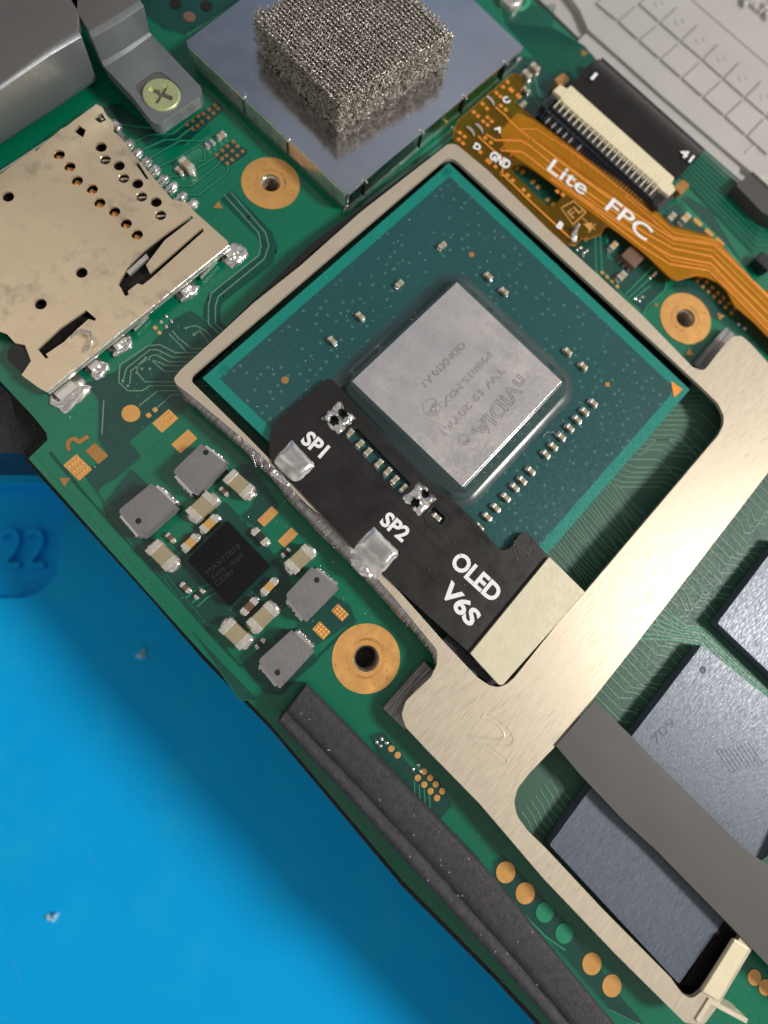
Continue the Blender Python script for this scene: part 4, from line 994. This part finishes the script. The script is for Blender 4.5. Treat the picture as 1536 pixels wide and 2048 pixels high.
mb.lathe(sx, sy, [(1.1, zs), (1.17, zs-.03), (1.2, zs-.1), (1.2, zs-.3)], 56)
mb.put('screw_head', M['screw'], sc_)
MB().lathe(sx, sy, [(1.19, zs-.3), (1.15, zs-.6), (.8, zs-.6)], 40).put('head_rim', M['screw'], sc_)

# ------------------------------------------------------------------ power parts, lower left
for lab, q in (('grey square inductor nearest the metal frame, above the converter chip', [(345, 943), (402, 887), (453, 928), (390, 990)]),
               ('grey square inductor nearest the left board corner with a dark dot', [(235, 1022), (303, 966), (353, 1013), (281, 1076)]),
               ('grey square inductor between the converter chip and the gold ring', [(570, 1191), (624, 1133), (679, 1177), (612, 1245)]),
               ('lowest grey square inductor, right above the black foam strip', [(515, 1322), (583, 1260), (629, 1303), (559, 1378)])):
    zi = 1.25; pts = PP(q, zi); cxy = Vector((sum(p[0] for p in pts)/4, sum(p[1] for p in pts)/4))
    t = thing('inductor', lab, 'inductor', (cxy.x, cxy.y, 0), 'grey ferrite inductors of the power stage')
    MB().plate(fillet(pts, [.3, .12, .1, .1]), .12, zi).put('ferrite_body', M['grey_ferrite'], t, .05)
    a, b = Vector(pts[1]), Vector(pts[2]); c_, d_ = Vector(pts[0]), Vector(pts[3])
    for (p1, p2) in ((a, b), (c_, d_)):
        mid = (p1+p2)/2; o_ = (mid-cxy).normalized()*.07
        mb = MB().ribbon([tuple(p1.lerp(p2, .12)+o_), tuple(p1.lerp(p2, .88)+o_)], .16, 0, zi*.82)
        for k in range(5): q2 = p1.lerp(p2, .2+k*.15)+o_*2.2; mb.blob(q2.x, q2.y, 0, .2, .14, .5+.3*R.random(), 0, k+a.x, .6, 9, 4)
        mb.put('terminal', M['solder'], t)
    k_ = Vector(P(*{0: (412, 905), 1: (277, 1042), 2: (634, 1160), 3: (555, 1345)}[[345, 235, 570, 515].index(q[0][0])], zi))
    MB().lathe(k_.x, k_.y, [(.17, zi-.02), (.17, zi+.012), (.11, zi+.012), (.08, zi+.004), (.001, zi+.004)], 16).put('polarity_dot', M['black'], t)
t = thing('converter_chip', 'square black power converter chip surrounded by small capacitors', 'chip', (*P(456, 1125), 0))
MB().plate(PP([(454, 1041), (539, 1130), (458, 1212), (374, 1120)], .75), .05, .75).put('chip_body', M['black_ic'], t, .03)
for t_, a, b, h in (('MAX77812', (417, 1150), (482, 1094), 11), ('EWB', (428, 1160), (452, 1140), 10), ('+', (463, 1133), (470, 1127), 8), ('00T', (470, 1128), (490, 1112), 9), ('CZ28V', (434, 1172), (470, 1144), 10)):
    lettering(t_, a, b, .75, h, M['faint_mark'], t, 'chip_mark', th=.006)
G = 'tan ceramic capacitors around the converter chip'
for lab, x, y, k in (('tan ceramic capacitor right of the top inductor, beside the frame', 477, 967, 'x'), ('tan ceramic capacitor just below the top inductor', 403, 1012, 'y'),
                     ('tan ceramic capacitor below the inductor with the dark dot', 323, 1110, 'x'), ('tan ceramic capacitor above the inductor beside the gold ring', 600, 1118, 'y'),
                     ('tan ceramic capacitor below the black converter chip', 525, 1235, 'y'), ('lowest tan ceramic capacitor, left of the lowest inductor', 470, 1268, 'x')):
    smd('ceramic_capacitor', lab, 'capacitor', x, y, k, 1.75, 1.0, .85, 'ceramic', G, .25)
for lab, x, y, k, l_, w_, h_, b_ in (
    ('small amber capacitor touching the upper corner of the converter chip', 418, 1047, 'y', 1.2, .55, .5, 'ceramic_b'),
    ('small amber capacitor on the upper left side of the converter chip', 380, 1085, 'y', 1.1, .55, .5, 'ceramic_b'),
    ('small amber capacitor on the lower right side of the converter chip', 538, 1173, 'y', 1.1, .5, .5, 'ceramic_b'),
    ('small brown capacitor between the converter chip and the lower tan capacitor', 498, 1213, 'y', 1.1, .5, .5, 'ceramic_d'),
    ('small dark resistor right of the converter chip, beside the gold pads', 520, 1073, 'x', 1.15, .55, .4, 'resist'),
    ('tiny brown capacitor in the gap left of the capacitor by the frame', 447, 982, 'x', .62, .3, .3, 'ceramic_d'),
    ('tiny brown capacitor right above the capacitor near the left inductor', 340, 1075, 'x', .62, .32, .3, 'ceramic_d'),
    ('tiny brown capacitor at the lower left of the converter chip', 370, 1175, 'x', .66, .34, .3, 'ceramic_d'),
    ('tiny black resistor close to the lower left traces of the converter chip', 398, 1188, 'y', .62, .32, .25, 'resist'),
    ('tiny dark capacitor between the lower tan capacitor and the lowest inductor', 520, 1288, 'y', .6, .32, .3, 'resist'),
    ('tiny dark capacitor left of the capacitor above the ring inductor', 572, 1105, 'y', .6, .32, .3, 'resist'),
    ('grey capacitor between the reader pins and the gold test pads', 372, 325, 'x', 1.0, .55, .6, 'ceramic'),
    ('tiny capacitor beside the grey capacitor near the reader pins', 358, 339, 'x', .55, .3, .3, 'ceramic'),
    ('tiny capacitor nearest the long row of gold test pads', 442, 268, 'y', .6, .35, .3, 'ceramic'),
    ('tiny blue white component between the two groups of gold test pads', 419, 285, 'y', .6, .35, .3, 'memory'),
    ('small ceramic capacitor beside the corner of the shield can', 1055, 146, 'x', .75, .5, .5, 'ceramic'),
    ('small ceramic capacitor just above its pair beside the connector', 1071, 132, 'x', .75, .5, .5, 'ceramic'),
    ('tiny capacitor near the corner of the amber flex marked C', 1053, 178, 'x', .6, .34, .3, 'ceramic'),
    ('tiny capacitor at the notch where the amber flex widens', 1046, 207, 'y', .6, .34, .3, 'ceramic'),
    ('pale capacitor below the dark corner of the ribbon connector', 1345, 432, 'y', .75, .45, .5, 'ceramic'),
    ('tan capacitor first in the row with the three gold pads', 1373, 434, 'y', .85, .5, .5, 'ceramic_b'),
    ('small capacitor above the brown chip at the edge of the amber flex', 1228, 490, 'y', .7, .42, .35, 'ceramic_b'),
    ('bright tinned capacitor below the brown chip near the frame bar', 1245, 550, 'y', .75, .5, .4, 'ceramic')):
    kind_ = 'resistor' if 'resistor' in lab else 'capacitor'
    smd('chip_'+kind_, lab.replace('blue white component', 'blue white chip capacitor'), kind_, x, y, k, l_, w_, h_, b_, None, .28)
t = thing('brown_chip', 'small dark brown chip partly under the amber flex', 'chip', (*P(1268, 512), 0))
cx, cy = P(1266, 513, .5); MB().box(cx, cy, .05, .5, 1.35, 1.25, 0).put('chip_body', M['ceramic_d'], t, .04)
for dx_, dy_ in ((-.45, -.72), (.0, -.72), (.45, -.72), (-.45, .72), (.45, .72)):
    MB().box(cx+dx_, cy+dy_, 0, .12, .22, .26).put('lead', M['solder'], t)
t = thing('black_transistor', 'small black component at the right edge above the amber flex', 'component', (*P(1530, 520), 0))
cx, cy = P(1532, 522, .8); MB().box(cx, cy, .1, .8, 1.3, 1.0).put('body', M['black'], t, .05); MB().blob(*P(1517, 518, .1), 0, .3, .22, .3, 0, 2, .5).put('lead', M['solder'], t)

# ------------------------------------------------------------------ ribbon connector
cn = thing('ribbon_connector', 'black and cream ribbon connector with a row of fine gold pins', 'connector', (*P(1210, 290), 0))
ZH = 1.25
hq = PP([(1084, 203), (1112, 176), (1356, 386), (1350, 392), (1324, 414)], ZH)
MB().plate(hq, .15, ZH-.35).put('housing_base', M['navy'], cn, .05)
MB().plate(PP([(1106, 213), (1122, 192), (1326, 372), (1308, 398)], ZH), ZH-.4, ZH-.1).put('housing_top', M['navy'], cn, .06)
for q in ([(1084, 206), (1110, 180), (1118, 188), (1094, 214)], [(1306, 402), (1330, 376), (1346, 390), (1318, 416)]):
    MB().plate(PP(q, ZH), ZH-.4, ZH-.05).put('housing_end', M['navy'], cn, .04)
for q in ([(1089, 206), (1101, 194), (1110, 201), (1098, 212)], [(1305, 399), (1318, 387), (1331, 396), (1317, 410)]):
    MB().plate(PP(q, ZH+.01), ZH-.1, ZH-.035).put('end_recess', M['black_dull'], cn)
ZL = 1.45
MB().plate(PP([(1106, 181), (1120, 168), (1134, 177), (1142, 170), (1349, 355), (1344, 366), (1352, 379), (1338, 391), (1322, 379), (1310, 364), (1127, 205), (1120, 192)], ZL), ZL-.4, ZL).put('latch', M['cream'], cn, .05)
p1, p2 = Vector((1128, 190)), Vector((1322, 368)); off = Vector((-22, 24)); pinm = {}
for i in range(41):
    t_ = (i+.3)/40.6; l_ = 1.0 if i % 2 == 0 else .55
    a = p1.lerp(p2, t_); b = a+off*l_
    A3, B3 = Vector(P(a.x+5, a.y-5, ZL)), Vector(P(b.x, b.y, ZH)); dv = (B3-A3)
    key = i % 2
    if key not in pinm:
        w_ = .055; L3 = dv.length
        mbp = MB().hexa([(0, -w_, -.06), (L3, -w_*.6, -.26), (L3, w_*.6, -.26), (0, w_, -.06)], [(0, -w_, .04), (L3, -w_*.6, -.18), (L3, w_*.6, -.18), (0, w_, .04)])
        pinm[key] = mbp.mesh('contact_pin', M['pin'], Vector((0, 0, 0)))
    o = bpy.data.objects.new('contact_pin', pinm[key]); col.objects.link(o); o.parent = cn
    o.location = (Vector((A3.x, A3.y, ZL+.02))-org(cn))*S; o.rotation_euler = (0, 0, atan2(dv.y, dv.x))
tl = None
q1, q2 = Vector((1080, 222)), Vector((1312, 420))
for i in range(41):
    a = q1.lerp(q2, (i+.3)/40.6); cx, cy = P(a.x, a.y, .78)
    if tl is None:
        tl = [MB().box(0, 0, 0, .76, .13, .95).mesh('solder_tail', M[m_], Vector((0, 0, 0))) for m_ in ('black', 'solder')]
    k = 1 if i in (3, 5, 7, 9, 11, 14) else 0
    o = bpy.data.objects.new('solder_tail', tl[k]); col.objects.link(o); o.parent = cn; o.location = (Vector((cx, cy, .02))-org(cn))*S; o.rotation_euler = (0, 0, radians(3))
for x, y in ((1124, 161), (1364, 374)):
    cx, cy = P(x, y, .9); MB().plate(fillet(PP([(x-16, y-2), (x+2, y-16), (x+17, y-3), (x-2, y+16)], .9), .25), .3, .9).put('gold_ear', M['gold_dk'], cn, .05)
rb = thing('black_ribbon_cable', 'black ribbon cable numbered 1 and 41 curving out of the connector', 'ribbon cable', (*P(1270, 230), .8))
near = [(1142, 168), (1355, 358)]; far = [(1196, 122), (1402, 305)]
vs = []; NU, NV = 42, 12
for i in range(NU+1):
    u = i/NU; a = Vector(near[0]).lerp(Vector(near[1]), u); b = Vector(far[0]).lerp(Vector(far[1]), u)
    for j in range(NV+1):
        v = j/NV; z = 1.3+.75*sin(min(1, v*1.1)*pi*.72)-.5*max(0, v-.8)*5*.4
        q = a.lerp(b, v); vs.append((*P(q.x, q.y, 1.5), z+.012*(i % 2)+.02*noise.noise(Vector((u*9, v*3, 0)))))
MB().add(vs, [(i*(NV+1)+j, (i+1)*(NV+1)+j, (i+1)*(NV+1)+j+1, i*(NV+1)+j+1) for i in range(NU) for j in range(NV)], True).put('ribbon', M['black_flex'], rb)
MB().plate(PP([(1196, 124), (1402, 307), (1412, 296), (1206, 112)], 1.3), .2, 1.2).put('folded_end', M['black'], rb)
lettering('1', (1180, 157), (1185, 161), 2.04, 18, M['white'], rb, 'white_number', bold=.02)
lettering('41', (1357, 308), (1380, 326), 2.04, 18, M['white'], rb, 'white_number', bold=.02)

# ------------------------------------------------------------------ amber flex
ZA = .72
am = thing('amber_flex', 'translucent amber flex cable with copper tracks and white lettering', 'flex cable', (*P(1200, 380), .5))
ao = [(908, 282), (906, 268), (915, 243), (1020, 151), (1034, 147), (1043, 156), (1049, 168), (1030, 206), (1046, 219), (1070, 239), (1186, 326), (1256, 372), (1300, 408), (1341, 452), (1364, 456), (1421, 473), (1441, 487), (1456, 506), (1480, 532), (1518, 576), (1536, 584), (1700, 700), (1700, 850), (1536, 675), (1506, 644), (1469, 613), (1452, 581), (1435, 563), (1412, 553), (1392, 550), (1372, 556), (1355, 562), (1341, 557), (1324, 542), (1299, 517), (1259, 482), (1222, 456), (1210, 452), (1200, 470), (1178, 478), (1162, 478), (1150, 492), (1133, 489), (1049, 428), (970, 340)]
ah = [(1024, 336), (1032, 329), (1050, 331), (1070, 343), (1100, 364), (1122, 382), (1122, 396), (1110, 410), (1098, 412), (1073, 392), (1045, 362), (1028, 346)]
MB().plate(PP(ao, ZA), ZA-.06, ZA, [PP(ah, ZA)]).put('film', M['film'], am)
rbn = [(1035, 225), (1070, 241), (1186, 328), (1256, 374), (1300, 410), (1341, 453), (1420, 474), (1440, 488), (1516, 576), (1536, 586), (1700, 702), (1700, 848), (1536, 673), (1508, 645), (1470, 613), (1453, 582), (1435, 565), (1412, 555), (1392, 552), (1355, 560), (1341, 555), (1299, 515), (1222, 454), (1124, 382), (1060, 333), (1010, 300), (1000, 262)]
MB().plate(PP(rbn, ZA+.03), ZA+.003, ZA+.03).put('ribbon_film', M['film2'], am)
MB().tube([(*P(x, y, ZA), ZA+.02) for x, y in ao], .022, 4, True).put('film_edge', M['amber_dk'], am)
ZT_ = ZA+.05
def cu(pts, wd=.13, m='amber_cu', z=ZT_, name='copper_track'): return MB().ribbon(PP(pts, z), wd, z-.02, z).put(name, M[m], am)
runs = [[(991, 214), (1010, 230), (1018, 240), (1042, 262), (1190, 374), (1300, 448), (1347, 478), (1428, 489), (1480, 540), (1700, 755)],
        [(972, 268), (990, 280), (1042, 281), (1060, 292), (1160, 374), (1290, 466), (1346, 497), (1423, 513), (1465, 556), (1700, 790)],
        [(1002, 301), (1042, 303), (1060, 315), (1150, 386), (1280, 476), (1342, 512), (1422, 527), (1460, 568), (1700, 812)],
        [(956, 272), (986, 300), (1010, 320), (1004, 346)],
        [(1042, 258), (1072, 258), (1140, 300), (1250, 384), (1350, 466), (1430, 480), (1500, 556), (1700, 740)],
        [(1056, 276), (1078, 280), (1160, 340), (1300, 440), (1344, 470)],
        [(1100, 356), (1180, 412), (1280, 490), (1338, 528), (1418, 541), (1450, 572), (1700, 828)]]
runs += [[(1090, 330), (1175, 395), (1290, 480), (1342, 520), (1420, 534), (1455, 570), (1700, 820)], [(1110, 318), (1200, 384), (1300, 458), (1346, 487), (1425, 501), (1472, 548), (1700, 772)],
         [(1250, 392), (1345, 474), (1428, 484), (1490, 548), (1700, 748)]]
for i, q in enumerate(runs): cu(q, .13 if i not in (4, 5, 7, 8, 9) else .08, 'amber_cu' if i not in (5,) else 'amber_dk', ZT_+.002*i)
cu([(1000, 300), (1042, 258)], .12, 'amber_dk', ZT_-.004); cu([(1020, 312), (1058, 276)], .12, 'amber_dk', ZT_-.006)
cu([(1005, 348), (1060, 402), (1138, 474), (1150, 482)], .14)
loop(*P(1003, 348, ZT_), .13, ZT_, .035, 16).put('copper_track', M['amber_cu'], am)
vias = MB()
for x, y in ((700, 380), (660, 425), (600, 478), (635, 512), (475, 578), (515, 620), (640, 595), (683, 630), (395, 652), (433, 688), (520, 700), (480, 735), (557, 735), (520, 768), (270, 838), (312, 873), (260, 900), (298, 935), (500, 885), (550, 928), (455, 1015), (590, 1145), (700, 1222), (748, 1270), (845, 1355), (890, 1405)):
    cx, cy = P(860+x/4.518, 80+y/4.518, ZA); MB().plate(fillet([(cx-.14, cy-.13), (cx+.14, cy-.13), (cx+.14, cy+.13), (cx-.14, cy+.13)], .05, 2), ZA-.01, ZA+.02).put('copper_via', M['amber_cu'], am)
for x, y, s_ in ((733, 452, .42), (800, 508, .42), (530, 1098, .45), (1150, 1370, .3), (1200, 1400, .3)):
    cx, cy = P(860+x/4.518, 80+y/4.518, ZA); MB().box(cx, cy, ZA-.01, ZA+.02, s_, s_*.8).put('copper_via', M['amber_cu'], am)
for i in range(14):
    cx, cy = P(1130+i*12.2, 298+i*9.3, ZA); MB().box(cx, cy, ZA+.02, ZA+.045, .2, .24).put('copper_via', M['amber_dk'], am)
for x, y in ((981, 205), (941, 265), (958, 259)):
    pts = [(*P(x+dx_, y+dy_, ZA), ZA+.06) for dx_, dy_ in ((-8, -10), (-2, -6), (4, 1), (7, 9))]
    MB().tube(pts, lambda t: .05+.09*sin(pi*min(1, t+.1)), 8).put('soldered_wire_end', M['solder'], am)
MB().blob(*P(1149, 470, ZA+.2), ZA-.3, .26, .5, .55, radians(35), 3, .5, 14, 6).blob(*P(1152, 458, ZA+.2), ZA, .18, .16, .6, 0, 4, .3, 12, 6).put('solder_cone', M['solder'], am)
bx = [(1122, 416), (1147, 402), (1172, 424), (1146, 449)]
cu(bx+[bx[0]], .09, 'gold', ZA+.03, 'box_outline')
lettering('FL', (1146, 438), (1168, 420), ZA, 17, M['gold'], am, 'gold_marking')
MB().plate(PP([(1166, 448), (1184, 446), (1180, 462)], ZA), ZA-.01, ZA+.03).ribbon(PP([(1164, 436), (1190, 460)], ZA), .07, ZA-.01, ZA+.04).ribbon(PP([(1176, 466), (1190, 448)], ZA), .08, ZA-.01, ZA+.035).put('diode_symbol', M['gold'], am)
for t_, a, b, h, bd in (('Lite', (1092, 340), (1166, 392), 30, .01), ('FPC', (1208, 418), (1290, 484), 32, .01), ('C', (1010, 209), (1022, 204), 14, .04), ('A', (987, 258), (1000, 268), 12, .04), ('D', (945, 296), (958, 303), 14, .05), ('GND', (976, 316), (1014, 340), 20, .045), ('B', (1111, 454), (1121, 461), 16, .06)):
    lettering(t_, a, b, ZA+.06, h, M['white'], am, 'white_lettering', bold=bd, th=.025)

# ------------------------------------------------------------------ silver cast plate, upper right
ZPt = -.1
pl = thing('silver_plate', 'light silver cast plate with a grid of raised squares, top right', 'metal plate', (*P(1400, 100), -1))
MB().plate([P(x, y, ZPt-.5) for x, y in ((1060, -20), (1190, 108), (1400, 300), (1460, 352), (1560, 450), (2300, 700), (2300, -700), (1000, -500))], -2.2, ZPt-.5).put('plate_body', M['plate'], pl)
stepq = PP([(1150, 82), (1174, 58), (1483, 318), (1486, 336), (1440, 372), (1400, 340), (1180, 118)], ZPt)
big = PP([(1176, 58), (1160, 20), (1100, -60), (1000, -420), (2300, -600), (2300, 560), (1560, 400), (1540, 372), (1486, 330), (1330, 196)], ZPt)
MB().plate(stepq, ZPt-.6, ZPt-.22).put('recessed_ledge', M['plate'], pl, .12, seg=3)
MB().plate(fillet(big, .4), ZPt-.6, ZPt).put('raised_field', M['plate'], pl, .16, seg=3)
zc = ZPt+.16
g0, g1_, g2_ = [], [], []
ga = [(1234, 42), (1276, 80), (1319, 118), (1362, 156), (1405, 194), (1448, 232), (1492, 272), (1536, 312)]
gm = [(1276+0, 7), (1318, 45), (1360, 82), (1403, 119), (1445, 157), (1488, 195), (1531, 232), (1574, 270)]
gt = [(1318, -30), (1358, 8), (1398, 44), (1440, 82), (1482, 119), (1526, 157), (1568, 195), (1610, 232)]
def cell(q, circ):
    v = [Vector(p) for p in PP(q, zc)]; c_ = sum(v, Vector((0, 0)))/4
    v = [tuple(c_+(p-c_)*.91) for p in v]
    o = MB().plate(fillet(v, .05, 2), ZPt-.05, zc).put('raised_square', M['plate'], pl, .05)
    if circ: loop(c_.x, c_.y, .34, zc, .05, 20).put('ring_mark', M['plate'], o)
for i in range(7):
    cell([ga[i], ga[i+1], gm[i+1], gm[i]], False); cell([gm[i], gm[i+1], gt[i+1], gt[i]], True)
for q in ([(1190, 6), (1234, 42), (1276, 7), (1232, -30)],): cell(q, False)
for q in ([(1384, 0), (1450, 57), (1560, 152)], [(1490, 306), (1560, 252)]):
    MB().tube([(*P(x, y, ZPt), ZPt+.02) for x, y in q], .07, 6).put('moulded_line', M['plate'], pl)
mb = MB()
for i in range(46):
    t = R.random(); x, y = 1486+t*60+R.uniform(-12, 14), -6+t*44+R.uniform(-14, 14)
    mb.blob(*P(x, y, ZPt), ZPt, R.uniform(.15, .45), R.uniform(.1, .2), .3, R.uniform(-.4, 1.9), i, .8, 8, 4)
mb.put('embossed_lettering', M['plate'], pl, props={'kind': 'stuff'})
t = thing('dark_clip', 'dark grey clip with a bright metal lip at the right edge', 'clip', (*P(1520, 380), -.5))
MB().plate(fillet(PP([(1504, 344), (1600, 420), (1620, 480), (1524, 424), (1472, 370)], .9), .15), -.4, .9).put('clip_body', M['tape'], t, .08)
MB().plate(fillet(PP([(1505, 342), (1516, 338), (1600, 408), (1590, 420)], 1.05), .2), .5, 1.05).put('metal_lip', M['tin_cut'], t, .08)
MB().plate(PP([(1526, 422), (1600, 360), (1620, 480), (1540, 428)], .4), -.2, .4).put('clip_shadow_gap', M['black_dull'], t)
# round part at the top edge beside the shield can
t = thing('round_post', 'small silver round post at the top edge beside the shield can', 'post', (*P(1024, -6), 0))
MB().lathe(*P(1024, -8, .5), [(.9, 0), (.9, .5), (.75, .6), (.3, .55), (.2, .3), (.001, .3)], 28).put('post_body', M['tin_cut'], t)
MB().lathe(*P(1030, -4, 0), [(1.25, 0), (1.25, Z4), (.9, Z4)], 32).put('post_ring', M['trace'], t)
